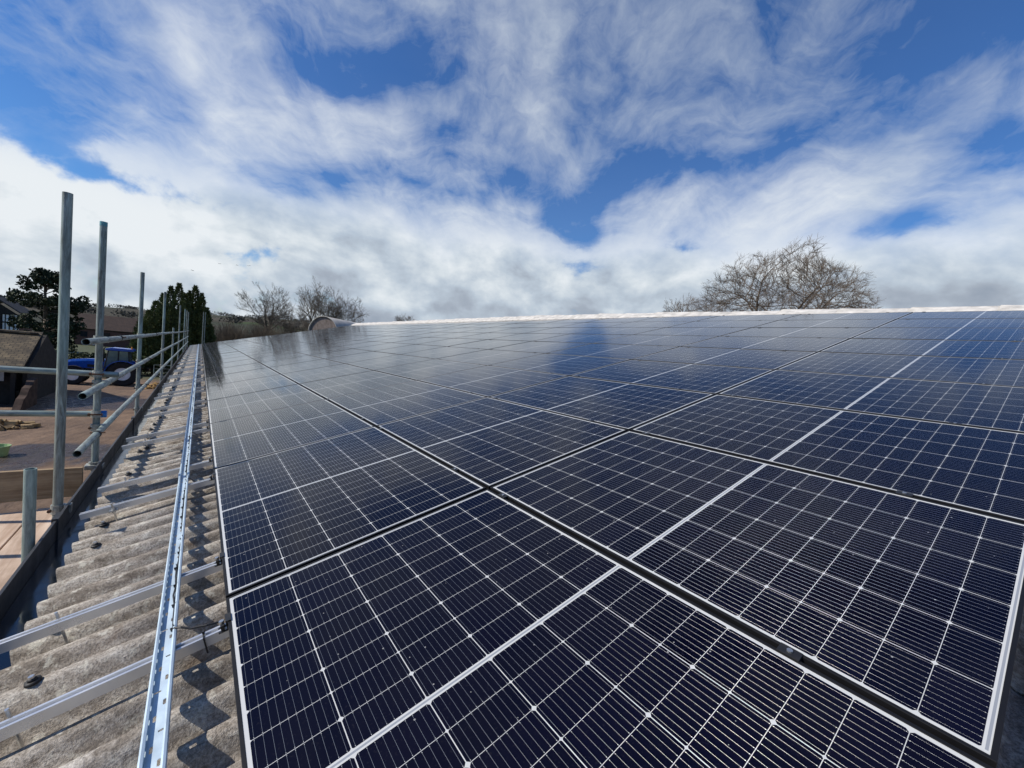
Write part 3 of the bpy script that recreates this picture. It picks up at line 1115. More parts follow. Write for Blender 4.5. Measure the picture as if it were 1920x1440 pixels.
hang_m = None
for i, uu in enumerate(rail_u):
    v0 = {1: -.67, 2: -.70, 3: -.646, 4: -.638, 5: -.664, 6: -.671}.get(i, -.655 + rn.uniform(-.02, .02))
    lab = 'silver aluminium rail running up the roof under the panels, %s from the near end' % ordw(i + 1)
    root = empty('mounting_rail', lab, 'rail', M=RM(uu, 0, 0), group='aluminium rails fixed across the corrugations')
    rail_mesh(v0).build('rail_bar', 'alu', root)
    # hanger bolts: threaded stud through the roof, L plate to the side of the rail
    for hv in (-.50, ):
        side = 1 if i % 3 else -1
        cu = uu + .031 * side
        zc = corr(cu) + .008
        sx = cu - uu
        hb = MB()
        hb.tube((sx, -hv, zc), (sx, -hv, -.012), .0048, None, 8)
        hb.tube((sx, -hv, -.052), (sx, -hv, -.045), .010, None, 6)
        hb.tube((sx, -hv, -.069), (sx, -hv, -.061), .010, None, 6)
        s2 = 1 if sx > 0 else -1
        hb.box((min(sx + s2 * .014, s2 * (RWD + .001)), -hv - .02, -.060), (max(sx + s2 * .014, s2 * (RWD + .001)), -hv + .02, -.053))
        hb.box((min(s2 * (RWD + .001), s2 * (RWD + .006)), -hv - .02, -.066), (max(s2 * (RWD + .001), s2 * (RWD + .006)), -hv + .02, -.040))
        ho = hb.build('hanger_bolt', 'steel', root)
        MB().tube((sx, -hv, zc - .014), (sx, -hv, zc + .004), .020, .014, 12).tube((sx, -hv, zc + .004), (sx, -hv, zc + .010), .010, None, 6).build('rubber_seal', 'rubber', ho)

# ------------------------------------------------------------------ clamps
cl = MB()
cl.box((-.025, -.0074, -.026), (.025, .0074, -.004))
cl.box((-.025, -.015, .0006), (.025, .015, .0036))
cl.box((-.025, -.0074, -.004), (.025, .0074, .0004))
root0 = None
for g_ in range(1, NR):
    for i, uu in enumerate(rail_u):
        if i > (25 if g_ < 7 else 14):
            continue
        lab = 'black clamp over rail %s in the gap above the %s panel row' % (ordw(i + 1), ordw(g_))
        M = RM(uu, g_ * PV - .004, 0)
        if root0 is None:
            root0 = empty('mid_clamp', lab, 'clamp', M=M, group='black clamps in the gaps between panel rows')
            cl.build('clamp_plate', 'black', root0)
            MB().tube((0, 0, .0036), (0, 0, .0075), .0070, None, 8).build('bolt', 'steel', root0)
        else:
            dup(root0, M, lab)
ec = MB()
ec.box((-.022, .003, -.031), (.022, .030, -.0285))
ec.box((-.022, .0025, -.0285), (.022, .0055, .0006))
ec.box((-.022, -.010, .0006), (.022, .0055, .0036))
ec.box((-.018, .012, -.0285), (.018, .022, -.010))
e0 = None
for top in (0, 1):
    for i, uu in enumerate(rail_u):
        if i > 30:
            continue
        lab = 'black end clamp on the %s edge of the panels at the %s rail' % ('upper' if top else 'lower', ordw(i + 1))
        M = RM(uu, NR * PV - .011, 0, Matrix.Rotation(math.pi, 4, 'Z')) if top else RM(uu, .003, -.008)
        if e0 is None:
            e0 = empty('end_clamp', lab, 'clamp', M=M, group='black end clamps along the panel edges')
            ec.build('clamp_plate', 'black', e0)
            MB().tube((0, .017, -.010), (0, .017, -.001), .0075, None, 8).build('bolt', 'steel', e0)
        else:
            dup(e0, M, lab)

# ------------------------------------------------------------------ cable tray on the rails
TY0, TY1 = .137, .189         # local y (down slope)
TB, TTOP = -.0315, -.0150
tray = empty('cable_tray', 'pale blue grey perforated metal cable tray running along the bottom edge of the panels', 'cable tray', M=RM(0, 0, 0))


def tray_section(x0, x1, near):
    mb = MB()
    # floor with slots: strips of cells 0.05 long, slot in each
    step = .050 if near else .10
    k = 0
    x = x0
    yA, yB = TY0 + .002, TY1 - .002
    while x < x1 - 1e-6:
        xe = min(x + step, x1)
        sy = (yA + yB) / 2 + (.009 if k % 2 else -.009) if near else (yA + yB) / 2
        lx, ly = (.011, .0036)
        if k % 3 == 2:
            lx, ly = .0036, .008
        cxm = (x + xe) / 2
        out = [(x, yA), (cxm, yA), (xe, yA), (xe, sy), (xe, yB), (cxm, yB), (x, yB), (x, sy)]
        inn = [(cxm - lx * .8, sy - ly), (cxm, sy - ly), (cxm + lx * .8, sy - ly), (cxm + lx, sy), (cxm + lx * .8, sy + ly), (cxm, sy + ly), (cxm - lx * .8, sy + ly), (cxm - lx, sy)]
        vs = [(p[0], p[1], TB) for p in out] + [(p[0], p[1], TB) for p in inn]
        mb.add(vs, [(i, (i + 1) % 8, 8 + (i + 1) % 8, 8 + i) for i in range(8)])
        k += 1
        x = xe
    # side walls with slots on the up-slope side, returned lips
    for ys, sgn in ((TY0, 1), (TY1, -1)):
        x = x0
        while x < x1 - 1e-6:
            xe = min(x + step, x1)
            cxm = (x + xe) / 2
            zm = (TB + TTOP) / 2
            lx, lz = .010, .0028
            out = [(x, TB), (cxm, TB), (xe, TB), (xe, zm), (xe, TTOP), (cxm, TTOP), (x, TTOP), (x, zm)]
            inn = [(cxm - lx * .8, zm - lz), (cxm, zm - lz), (cxm + lx * .8, zm - lz), (cxm + lx, zm), (cxm + lx * .8, zm + lz), (cxm, zm + lz), (cxm - lx * .8, zm + lz), (cxm - lx, zm)]
            vs = [(p[0], ys + sgn * .002 * (1 - (p[1] - TB) / (TTOP - TB)), p[1]) for p in out + inn]
            mb.add(vs, [(i, (i + 1) % 8, 8 + (i + 1) % 8, 8 + i) for i in range(8)])
            x = xe
        w = .0085 * sgn
        mb.add([(x0, ys, TTOP), (x1, ys, TTOP), (x1, ys + w * .5, TTOP + .0028), (x0, ys + w * .5, TTOP + .0028), (x0, ys + w, TTOP), (x1, ys + w, TTOP), (x0, ys + w, TTOP - .003), (x1, ys + w, TTOP - .003)],
               [(0, 1, 2, 3), (3, 2, 5, 4), (4, 5, 7, 6)])
    return mb


edges = [-2.4, .55, 3.55, 6.55, 9.55, 12.55, 15.55, 18.55, 21.55, 24.55, 27.55, 30.55, 33.55, 36.4]
for a, b in zip(edges[:-1], edges[1:]):
    o = tray_section(a, b - .003, a < 9).build('tray_length', 'galv', tray)
    s = o.modifiers.new('thickness', 'SOLIDIFY')
    s.thickness = .0012
    s.offset = 0
    if a > 0:
        j = MB()
        j.box((a - .06, TY0 - .0035, TB + .001), (a + .06, TY0 - .0012, TTOP + .0035))
        j.box((a - .06, TY1 + .0012, TB + .001), (a + .06, TY1 + .0035, TTOP + .0035))
        j.build('tray_joint', 'galv', tray)

# cables clipped in the tray
rn = random.Random(9)


def cable(name, label, pts, ties):
    mb = MB()
    mb.path(pts, .0034, 8)
    root = mb.build(name, 'black', smooth=True, M=RM(0, 0, 0))
    tag(root, label, 'cable', 'black solar cables in and beside the tray')
    for (x, y, z, ax) in ties:
        t = MB()
        if ax == 'x':
            t.box((x - .0022, y - .0075, z - .0055), (x + .0022, y + .0075, z + .0055))
            t.box((x - .0015, y - .004, z + .0055), (x + .0015, y - .0015, z + .019))
        else:
            t.box((x - .0265, y - .0022, z - .004), (x + .0265, y + .0022, z + .0015))
            t.box((x - .0265, y - .0022, z - .055), (x - .0235, y + .0022, z - .004))
            t.box((x + .0235, y - .0022, z - .055), (x + .0265, y + .0022, z - .004))
            t.box((x - .004, y - .003, z + .0015), (x + .004, y + .003, z + .010))
        t.build('cable_tie', 'black', root)
    return root


pts, ties = [], []
u = 1.70
k = 0
while u < 36.2:
    y = .150 + .004 * math.sin(u * 7.0) + rn.uniform(-.003, .003)
    pts.append((u, y, TB + .006 + (.004 if k % 2 else 0)))
    if k % 2 == 0 and u < 13:
        ties.append((u, y, TB + .008, 'x'))
    u += .075
    k += 1
lead = [(1.640, .020, -.034), (1.640, .055, -.026), (1.648, .075, -.024), (1.655, .100, -.022), (1.668, .122, -.012), (1.682, .140, -.012), (1.69, .148, -.020)]
cable('solar_cable', 'black cable clipped along the tray, bending out to the panels near the second rail', lead + pts, ties + [(1.605, .066, -.030, 'y')])
for u0, lab in ((3.42, 'short black cable hanging from the tray to the panels by the fourth rail'),
                (4.98, 'short black cable leaving the tray for the panels by the sixth rail'),
                (6.75, 'short black cable leaving the tray for the panels by the eighth rail')):
    p = [(u0 + .02, .146, TB + .010), (u0 - .01, .130, -.010), (u0 - .03, .105, -.036), (u0 - .05, .075, -.050), (u0 - .04, .045, -.044), (u0 - .02, .015, -.038)]
    cable('panel_lead', lab, p, [])

# ------------------------------------------------------------------ scaffold
SY = .785                  # line of the inner standards
TR = .02415


def pole(name, p0, p1, label, cat='scaffold pole', group='scaffold tubes along the eave', band=None, cap=None):
    p0, p1 = Vector(p0), Vector(p1)
    d = p1 - p0
    M = Matrix.Translation(p0) @ d.to_track_quat('Z', 'Y').to_matrix().to_4x4()
    mb = MB()
    mb.tube((0, 0, 0), (0, 0, d.length), TR, None, 18, False, .84)
    o = mb.build(name, 'tube', smooth=True, M=M)
    es = o.modifiers.new('edges', 'EDGE_SPLIT')
    es.split_angle = R(50)
    tag(o, label, cat, group)
    if band:
        MB().tube((0, 0, d.length - .035), (0, 0, d.length + .001), TR + .0008, None, 18, False, .9).build('paint_band', band, o)
    if cap:
        MB().tube((0, 0, d.length - .045), (0, 0, d.length + .012), TR + .006, None, 14).build('end_cap', cap, o)
    return o


def lean(x, y, z0, z1, lx=0., ly=0.):
    return (x - lx, y - ly, z0), (x, y, z1)


std = [('short upright scaffold pole end standing beside the gutter, nearest of all', 3.20, .785, .135, None),
       ('tall grey upright scaffold pole, nearest full height one beside the gutter', 3.77, .785, 1.70, None),
       ('tall upright scaffold pole with a teal band round its top', 4.95, .785, 1.765, 'tealband'),
       ('upright scaffold pole standing left of the nearer conifer, third tall one from the camera', 7.95, .785, 1.675, None),
       ('upright scaffold pole seen against the left edge of the conifers, fourth tall one', 12.65, .785, 1.74, None),
       ('short thick upright scaffold pole ending just above the top guard rail', 17.2, .785, .93, None),
       ('upright scaffold pole in front of the conifers, first after the short one', 21.9, .785, 1.87, None),
       ('distant upright scaffold pole, third from the far end of the guard rails', 28.6, .785, 1.98, None),
       ('distant upright scaffold pole, second from the far end of the guard rails', 32.6, .785, 2.05, None),
       ('distant upright scaffold pole at the far end of the guard rails', 36.9, .785, 2.10, None)]
for lab, x, y, zt, band in std:
    pole('scaffold_pole', (x, y, GZ), (x, y, zt), lab, band=band)
pole('scaffold_pole', (37.4, -.05, GZ), (37.4, -.05, 2.25), 'thin upright pole rising behind the far corner of the panels, left of a pair')
pole('scaffold_pole', (37.4, -.16, GZ), (37.4, -.16, 2.23), 'thin upright pole rising behind the far corner of the panels, right of a pair')

GY = .735
RAILS = [(.03, 3.95, 'lowest'), (.41, 4.05, 'middle'), (.785, 4.10, 'topmost')]
sl = None
for z, x0, nm in RAILS:
    xs = [x0, 10.3, 16.7, 23.1, 29.5, 37.2]
    for k in range(5):
        dz = .006 * math.sin(k * 2.0)
        pole('guard_rail', (xs[k], GY + .002 * k, z + dz), (xs[k + 1] - .004, GY + .002 * (k + 1), z + dz),
             '%s guard rail tube along the eave, %s length from the near end' % (nm, ordw(k + 1)), 'guard rail', 'guard rail tubes')
# transoms that return away from the roof at the second tall pole
pole('guard_rail', (4.93, 2.75, .525), (4.93, .655, .487), 'crosswise guard rail tube, upper of two, pointing over the gutter at the second tall pole', 'guard rail', 'guard rail tubes')
pole('guard_rail', (4.95, 2.75, .165), (4.95, .735, .140), 'crosswise guard rail tube, lower of two, with a blue plastic end cap', 'guard rail', 'guard rail tubes', cap='bluecap')


def coupler(x, y, z, label, rz=0.0, arm=True):
    """swivel fitting: two collars at right angles with flap bolts"""
    root = empty('scaffold_coupler', label, 'coupler', (x, y, z), rz, 'couplers joining the scaffold tubes')
    c = MB()
    c.tube((0, 0, -.028), (0, 0, .028), TR + .0085, None, 14, False, .77)
    c.box((-.022, -.062, -.026), (.022, -.030, .026))
    c.build('collar', 'coupler', root, smooth=False)
    b = MB()
    b.tube((-.040, -.004, .0), (.042, -.004, .0), .0065, None, 6)
    b.tube((.034, -.004, 0), (.046, -.004, 0), .012, None, 6)
    b.tube((-.044, -.004, 0), (-.036, -.004, 0), .011, None, 6)

    bo = b.build('flap_bolt', 'rust', root)
    bo.location = (0, .034, 0)
    return root


wh = [('first', 3.77), ('second', 4.92), ('third', 7.95), ('fourth', 12.65), ('fifth', 21.9)]
for nm, x in wh:
    for z, x0, rn_ in RAILS:
        if x < x0 or x > 13:
            continue
        coupler(x, SY, z, 'metal coupler holding the %s guard rail to the %s tall pole' % (rn_, nm), 0)
coupler(3.77, SY, -.28, 'rusty metal coupler on the nearest tall pole beside the gutter')
coupler(4.92, SY, .49, 'metal coupler where the upper crosswise tube meets the second tall pole', R(90))
coupler(4.92, SY, .145, 'metal coupler behind the blue end cap on the second tall pole', R(90))
coupler(7.95, SY, -.28, 'metal coupler low on the third tall pole at gutter height')
coupler(12.65, SY, -.25, 'metal coupler low on the fourth tall pole at gutter height')
for x, y, z, lab in ((4.62, .735, .030, 'black tube clip on the lowest guard rail near the second tall pole'),
                     (8.3, .735, .030, 'black tube clip on the lowest guard rail near the third tall pole'),
                     (8.6, .735, .41, 'black tube clip on the middle guard rail past the third tall pole'),
                     (5.6, .735, .79, 'black tube clip on the topmost guard rail past the second tall pole'),
                     (9.7, .735, .79, 'black tube clip on the topmost guard rail past the third tall pole')):
    root = empty('tube_clip', lab, 'clip', (x, y, z), 0, 'black clips round the guard rails')
    MB().tube((-.016, 0, 0), (.016, 0, 0), TR + .005, None, 14, False, .83).build('band', 'black', root)
    MB().tube((0, -.05, .012), (0, .04, .012), .006, None, 6).build('clip_bolt', 'rust', root)
# pale putlog fitting at the foot of the second pole, on the toe board
root = empty('putlog_clip', 'pale grey metal fitting at the foot of the second tall pole on the toe board', 'scaffold fitting', (4.92, SY, -.30))
MB().box((-.05, -.06, -.030), (.05, .055, .010)).build('fitting_body', 'coupler', root, bevel=.006)
MB().tube((0, 0, .010), (0, 0, .03), TR + .012, None, 14, False, .68).build('collar', 'coupler', root)

# boards
for k, y in enumerate((.800, 1.030, 1.260)):
    b = MB().box((0, 0, 0), (3.6, .222, .038)).build('scaffold_board', 'board', loc=(.92 - .03 * (k % 2), y, -.545), bevel=.004)
    tag(b, 'worn brown scaffold board, %s out from the gutter on the platform' % ordw(k + 1), 'board', 'scaffold boards laid side by side')
t = MB().box((0, 0, 0), (.038, 1.95, .228)).build('toe_board', 'toe', loc=(4.56, .80, -.452), bevel=.003)
tag(t, 'brown timber toe board standing on edge across the end of the platform', 'board')

# ------------------------------------------------------------------ trees
def bare_tree(name, label, base, fork_z, crown_c, crown_r, limbs, seed, L0, r0, levels=5, twig=(4, .6, .009), spread=(12, 78),
              lift=.05, droop=0., side=(1, 2), group='bare winter trees', mat_='bark', trunk_r=None, out=.16):
    """a bare tree: limbs fan out of a short trunk, fork again and again and end in sprays of twigs"""
    rg = random.Random(seed)
    base, cc, cr = Vector(base), Vector(crown_c), Vector(crown_r)
    limb, tw = MB(), MB()
    fork = Vector((base.x + rg.uniform(-.2, .2), base.y + rg.uniform(-.2, .2), fork_z))
    tr_ = trunk_r or r0 * 2.0
    limb.tube(base, base.lerp(fork, .3), tr_ * 1.5, tr_ * 1.1, 9, False)
    limb.tube(base.lerp(fork, .3), fork, tr_ * 1.1, tr_, 9, False)
    ripple = [rg.uniform(0, 6.3) for _ in range(4)]

    def inside(p):
        q = p - cc
        a = math.atan2(q.y, q.x)
        w = 1 + .09 * math.sin(3 * a + ripple[0]) + .07 * math.sin(5 * a + q.z * .7 + ripple[1]) + .05 * math.sin(q.z * 1.9 + a * 2 + ripple[2])
        return (q.x / cr.x) ** 2 + (q.y / cr.y) ** 2 + (q.z / cr.z) ** 2 < w * w

    def turn(d, ang):
        ax = d.cross(Vector((rg.gauss(0, 1), rg.gauss(0, 1), rg.gauss(0, 1))))
        if ax.length < 1e-4:
            ax = d.orthogonal()
        return (Matrix.Rotation(R(ang), 3, ax.normalized()) @ d).normalized()

    def spray(p, d, k):
        for _ in range(k):
            w = turn(d, rg.uniform(5, 42))
            w = (w + Vector((0, 0, .12 - droop))).normalized()
            L = twig[1] * rg.uniform(.5, 1.2)
            m_ = p + w * L * .5
            w2 = (turn(w, rg.uniform(0, 16)) + Vector((0, 0, -droop * .7))).normalized()
            tw.tube(p, m_, twig[2], twig[2] * .8, 3, False)
            tw.tube(m_, m_ + w2 * L * .5, twig[2] * .8, twig[2] * .5, 3, False)
            w3 = (turn(w, rg.uniform(20, 40)) + Vector((0, 0, -droop * .7))).normalized()
            tw.tube(m_, m_ + w3 * L * .42, twig[2] * .7, twig[2] * .45, 3, False)

    def grow(p, d, L, r, lev):
        n_ = 4 if lev < 3 else 3
        pts_ = [p]
        q = p
        stop = False
        bend = Vector((rg.gauss(0, .10), rg.gauss(0, .10), rg.gauss(0, .07)))
        for k in range(n_):
            rad_ = (q - cc)
            rad_.z = max(rad_.z, 0)
            rad_ = rad_.normalized() if rad_.length > .3 else Vector((0, 0, 1))
            d = (d + bend * .6 + Vector((rg.gauss(0, .07), rg.gauss(0, .07), rg.gauss(0, .05) + lift - droop * .10 * lev)) + rad_ * out * .5).normalized()
            q = q + d * L / n_
            pts_.append(q)
            if not inside(q):
                if lev >= 3:
                    stop = True
                    break
                nrm_ = Vector(((q.x - cc.x) / cr.x ** 2, (q.y - cc.y) / cr.y ** 2, (q.z - cc.z) / cr.z ** 2)).normalized()
                q = q - d * L / n_
                d = (d - nrm_ * (d.dot(nrm_) + .25)).normalized()
                q = q + d * L / n_ * .8
                pts_[-1] = q
        m_ = len(pts_) - 1
        for k in range(m_):
            ra, rb_ = r * (1 - .38 * k / n_), r * (1 - .38 * (k + 1) / n_)
            (limb if r > .035 else tw).tube(pts_[k], pts_[k + 1], ra, rb_, 7 if r > .09 else (5 if r > .035 else 3), False)
        if lev >= levels or stop:
            for k in range(1, m_ + 1):
                spray(pts_[k], d, twig[0] if k == m_ else max(1, twig[0] - 2))
            return
        re_ = r * .62
        for sgn in (0, 1):
            grow(q, turn(d, rg.uniform(14, 34)), L * rg.uniform(.70, .88), re_ * rg.uniform(.72, .98), lev + 1)
        for _ in range(rg.randint(*side)):
            k = rg.randint(1, max(1, m_ - 1))
            grow(pts_[k], turn(d, rg.uniform(34, 62)), L * rg.uniform(.50, .70), re_ * rg.uniform(.5, .72), lev + 1)

    for k in range(limbs):
        a = 2 * math.pi * (k + rg.uniform(-.25, .25)) / limbs + ripple[3]
        e = R(spread[0] + (spread[1] - spread[0]) * ((k * .618) % 1.0))
        d = Vector((math.cos(a) * math.cos(e), math.sin(a) * math.cos(e), math.sin(e)))
        st = fork - Vector((0, 0, rg.uniform(0, .5)))
        grow(st, d, L0 * rg.uniform(.85, 1.15), r0 * rg.uniform(.7, 1.0), 0)
    root = empty(name, label, 'tree', tuple(base), 0, group)
    for mb, nm in ((limb, 'trunk'), (tw, 'crown')):
        mb.v = [(x - base.x, y - base.y, z - base.z) for x, y, z in mb.v]
        mb.build(nm, mat_, root, smooth=(nm == 'trunk'), fixn=False)
    return root


# the broad oak behind the ridge: stout limbs fan out and curve up, then finer wood grows to fill a wide low dome
def domed_oak(name, label, base, fork, cc, cr, seed):
    rg = random.Random(seed)
    rn_ = np.random.default_rng(seed)
    base, fork, cc, cr = Vector(base), Vector(fork), Vector(cc), Vector(cr)
    P, par = [np.array(base)], [-1]
    last = 0
    for k in range(1, 8):
        P.append(np.array(base.lerp(fork, k / 7)))
        par.append(last)
        last = len(P) - 1
    D = .42
    nl = 14
    for k in range(nl):
        a = 2 * math.pi * (k + rg.uniform(-.2, .2)) / nl
        e = R([8, 52, 24, 70, 14, 40, 62, 18, 34, 56, 12, 44, 26, 66][k])
        d = Vector((math.cos(a) * math.cos(e), math.sin(a) * math.cos(e), math.sin(e)))
        q = fork.copy()
        lp = last
        reach = rg.uniform(.55, .72)
        bend = Vector((rg.gauss(0, .05), rg.gauss(0, .05), 0))
        for t in range(40):
            d = (d + bend + Vector((rg.gauss(0, .10), rg.gauss(0, .10), rg.gauss(0, .07) + .035))).normalized()
            q = q + d * D
            r_ = Vector(((q.x - cc.x) / cr.x, (q.y - cc.y) / cr.y, (q.z - cc.z) / cr.z)).length
            P.append(np.array(q))
            par.append(lp)
            lp = len(P) - 1
            if r_ > reach:
                break
    A = []
    while len(A) < 8200:
        p = Vector((rg.uniform(-1, 1), rg.uniform(-1, 1), rg.uniform(-.15, 1)))
        l = p.length
        az_ = math.atan2(p.y, p.x)
        edge = 1 + .07 * math.sin(3 * az_ + 1.1) + .05 * math.sin(5 * az_ + p.z * 4) + .04 * math.sin(9 * az_ - p.z * 7)
        if l > edge or l < .42 or rg.random() > .25 + .75 * ((l - .42) / .58) ** 1.3:
            continue
        if math.sin(p.x * 9 + 1) * math.sin(p.y * 10 + 2) * math.sin(p.z * 9) > .30:
            continue
        A.append((cc.x + p.x * cr.x, cc.y + p.y * cr.y, cc.z + p.z * cr.z))
    A = np.array(A)
    dd = np.linalg.norm(A[:, None] - np.array(P)[None], axis=2)
    near, dist = dd.argmin(1), dd.min(1)
    kid = {}
    for it in range(60):
        act = dist < 4.5
        if not act.any():
            break
        vec = A[act] - np.array(P)[near[act]]
        vec /= np.linalg.norm(vec, axis=1)[:, None] + 1e-9
        acc = {}
        for q, w in zip(near[act], vec):
            acc[q] = acc.get(q, 0) + w
        new = []
        for q, w in acc.items():
            l = np.linalg.norm(w)
            if l < .3 or kid.get(q, 0) >= 3:
                continue
            kid[q] = kid.get(q, 0) + 1
            prev = P[q] - P[par[q]] if par[q] >= 0 else w
            w = w / l + .55 * prev / (np.linalg.norm(prev) + 1e-9) + rn_.normal(0, .10, 3)
            new.append((q, P[q] + D * w / np.linalg.norm(w)))
        if not new:
            break
        b0_ = len(P)
        for q, p in new:
            P.append(p)
            par.append(q)
        dd = np.linalg.norm(A[:, None] - np.array([p for _, p in new])[None], axis=2)
        m_, am = dd.min(1), dd.argmin(1)
        up = m_ < dist
        dist[up] = m_[up]
        near[up] = am[up] + b0_
        keep = dist > .50
        A, dist, near = A[keep], dist[keep], near[keep]
        if len(A) == 0:
            break
    n_ = len(P)
    ch = [[] for _ in range(n_)]
    for k, p in enumerate(par):
        if p >= 0:
            ch[p].append(k)
    ex, tip = 2.2, .0105
    acc = [0.0] * n_
    for k in range(n_ - 1, -1, -1):
        acc[k] = sum(acc[c] for c in ch[k]) if ch[k] else tip ** ex
    rad = [min(a ** (1 / ex), .42) for a in acc]
    V = [Vector(p) - base for p in P]
    limb, tw = MB(), MB()
    for k in range(n_):
        p = par[k]
        if p < 0:
            continue
        r0 = rad[p] if max(ch[p], key=lambda c: rad[c]) == k else min(rad[p], rad[k] * 1.15)
        thick = rad[k] > .035
        (limb if thick else tw).tube(V[p], V[k], r0, rad[k], 8 if rad[k] > .1 else (5 if thick else 3), False)
        if rad[k] < tip * 2.0:
            d = (V[k] - V[p]).normalized()
            outw = (Vector(P[k]) - cc).normalized()
            for _ in range(6 if not ch[k] else 3):
                w = (d * .8 + outw * .35 + Vector((rg.gauss(0, .42), rg.gauss(0, .42), rg.gauss(0, .36) + .12))).normalized()
                L = rg.uniform(.35, .95)
                st = V[p].lerp(V[k], rg.random())
                m2 = st + w * L * .5
                tw.tube(st, m2, .0085, .007, 3, False)
                w2 = (w + Vector((rg.gauss(0, .2), rg.gauss(0, .2), rg.gauss(0, .18) + .05))).normalized()
                tw.tube(m2, m2 + w2 * L * .5, .007, .0045, 3, False)
                w3 = (w + Vector((rg.gauss(0, .5), rg.gauss(0, .5), rg.gauss(0, .4)))).normalized()
                tw.tube(m2, m2 + w3 * L * .4, .006, .004, 3, False)
    root = empty(name, label, 'tree', tuple(base), 0, 'bare winter trees')
    limb.build('trunk', 'bark', root, smooth=True, fixn=False)
    tw.build('crown', 'bark', root, fixn=False)
    return root


domed_oak('oak_tree', 'broad bare oak with a wide domed crown rising behind the pale ridge', (16.0, -42.6, GZ), (16.1, -42.6, 3.4),
          (16.2, -42.7, 5.2), (7.7, 9.5, 7.7), 23)
bare_tree('bare_tree', 'small bare tree top peeping over the ridge left of the broad oak', (27.8, -46.2, GZ), 4.5,
          (27.8, -46.2, 6.0), (2.8, 3.2, 4.2), 5, 5, 2.1, .10, 4, (3, .5, .010), (35, 84))
# the group beyond the far end of the roof
bare_tree('bare_tree', 'bare tree with a rounded fan crown, leftmost of the group beyond the roof end', (87.6, -9.6, GZ), 2.2,
          (88.0, -9.3, 5.2), (3.9, 4.3, 6.0), 8, 31, 2.35, .16, 5, (2, .6, .0110), (24, 86), side=(0, 2), mat_='bark2')
bare_tree('bare_tree', 'low spreading bare tree second from the left beyond the roof end', (81.5, -12.8, GZ), 1.0,
          (81.6, -12.9, 3.6), (2.8, 3.0, 4.2), 6, 32, 1.5, .11, 4, (3, .6, .0115), (20, 84), side=(1, 1), mat_='bark2')
bare_tree('bare_tree', 'tall open bare tree standing just behind the arched barn gable', (84.0, -16.3, GZ), 2.6,
          (84.0, -16.4, 5.4), (3.0, 3.2, 6.2), 7, 33, 2.75, .16, 4, (3, .75, .0120), (34, 86), side=(1, 1), mat_='bark2')
bare_tree('bare_tree', 'bare tree with crooked limbs rising over the arched barn roof', (84.6, -18.9, GZ), 2.6,
          (84.5, -19.1, 5.4), (2.7, 2.7, 5.9), 7, 34, 2.6, .16, 4, (3, .75, .0120), (34, 86), side=(1, 1), mat_='bark2')
bare_tree('bare_tree', 'bare tree with drooping outer branches, rightmost of the group above the arched roof', (84.2, -22.6, GZ), 2.6,
          (84.0, -22.8, 5.4), (2.9, 3.1, 5.0), 7, 35, 2.5, .16, 4, (3, .85, .0120), (30, 84), droop=.22, side=(1, 1), mat_='bark2')
bare_tree('bare_tree', 'tip of a bare tree just showing above the ridge right of the arched roof', (81.6, -33.9, GZ), 3.0,
          (81.6, -33.9, 4.6), (3.0, 3.4, 3.6), 5, 36, 1.9, .13, 4, (3, .6, .012), (30, 84), mat_='bark2')


def leaf_cloud(mb, pts, size, rg, up=0.0, aspect=.55):
    for p in pts:
        nrm = Vector((rg.gauss(0, 1), rg.gauss(0, 1), rg.gauss(0, 1) + up)).normalized()
        a = nrm.orthogonal().normalized()
        b = nrm.cross(a)
        t = rg.uniform(0, 2 * math.pi)
        a, b = a * math.cos(t) + b * math.sin(t), b * math.cos(t) - a * math.sin(t)
        s = size * rg.uniform(.5, 1.3)
        p = Vector(p)
        mb.add([p - a * s, p - b * s * aspect, p + a * s, p + b * s * aspect], [(0, 1, 2, 3)])


def clump_crown(clumps, per, size, seed, squash=.75):
    """clumps: list of (center, radius); leaves fill each clump mostly near its outside"""
    rg = random.Random(seed)
    mb = MB()
    for c, r in clumps:
        pts = []
        for _ in range(int(per * r * r)):
            w = Vector((rg.gauss(0, 1), rg.gauss(0, 1), rg.gauss(0, 1))).normalized()
            q = r * rg.uniform(.35, 1.0) ** .5 * (1 + .22 * math.sin(w.x * 6 + c[0] * 3) * math.cos(w.z * 5 + c[2] * 2))
            pts.append((c[0] + w.x * q, c[1] + w.y * q, c[2] + w.z * q * squash))
        leaf_cloud(mb, pts, size, rg)
    return mb


def leafy(name, label, cat, base, mb, m, trunk=None, group=None, crown='crown'):
    root = empty(name, label, cat, base, 0, group)
    bx, by, bz = base
    mb.v = [(x - bx, y - by, z - bz) for x, y, z in mb.v]
    mb.build(crown, m, root, fixn=False)
    if trunk:
        trunk.v = [(x - bx, y - by, z - bz) for x, y, z in trunk.v]
        trunk.build('trunk', 'bark', root, smooth=True)
    return root


# dark open-crowned evergreen on the left
rg = random.Random(44)
cx_, cy_ = 67.8, 13.6
tr = MB()
tr.tube((cx_, cy_, GZ), (cx_ + .1, cy_ + .1, .5), .30, .20, 9)
tr.tube((cx_ + .1, cy_ + .1, .5), (cx_ + .2, cy_ + .3, 5.0), .20, .06, 8)
cls = []
for i in range(92):
    z = rg.uniform(-2.6, 5.7)
    t = (z + 2.2) / 7.8
    rmax = 2.75 * (1 - max(0, t - .55) / .62) * (0.75 + .25 * min(1, t / .25))
    a = rg.uniform(0, 2 * math.pi)
    q = rmax * rg.uniform(.25, 1.0) ** .6
    c = (cx_ + q * math.cos(a) * .9, cy_ + q * math.sin(a) - .15 + .5 * max(0, t - .4), z)
    cls.append((c, rg.uniform(.42, .78)))
    tr.tube((cx_ + .1, cy_ + .12, max(GZ + 1, z - .7)), c, .06, .03, 4, False)
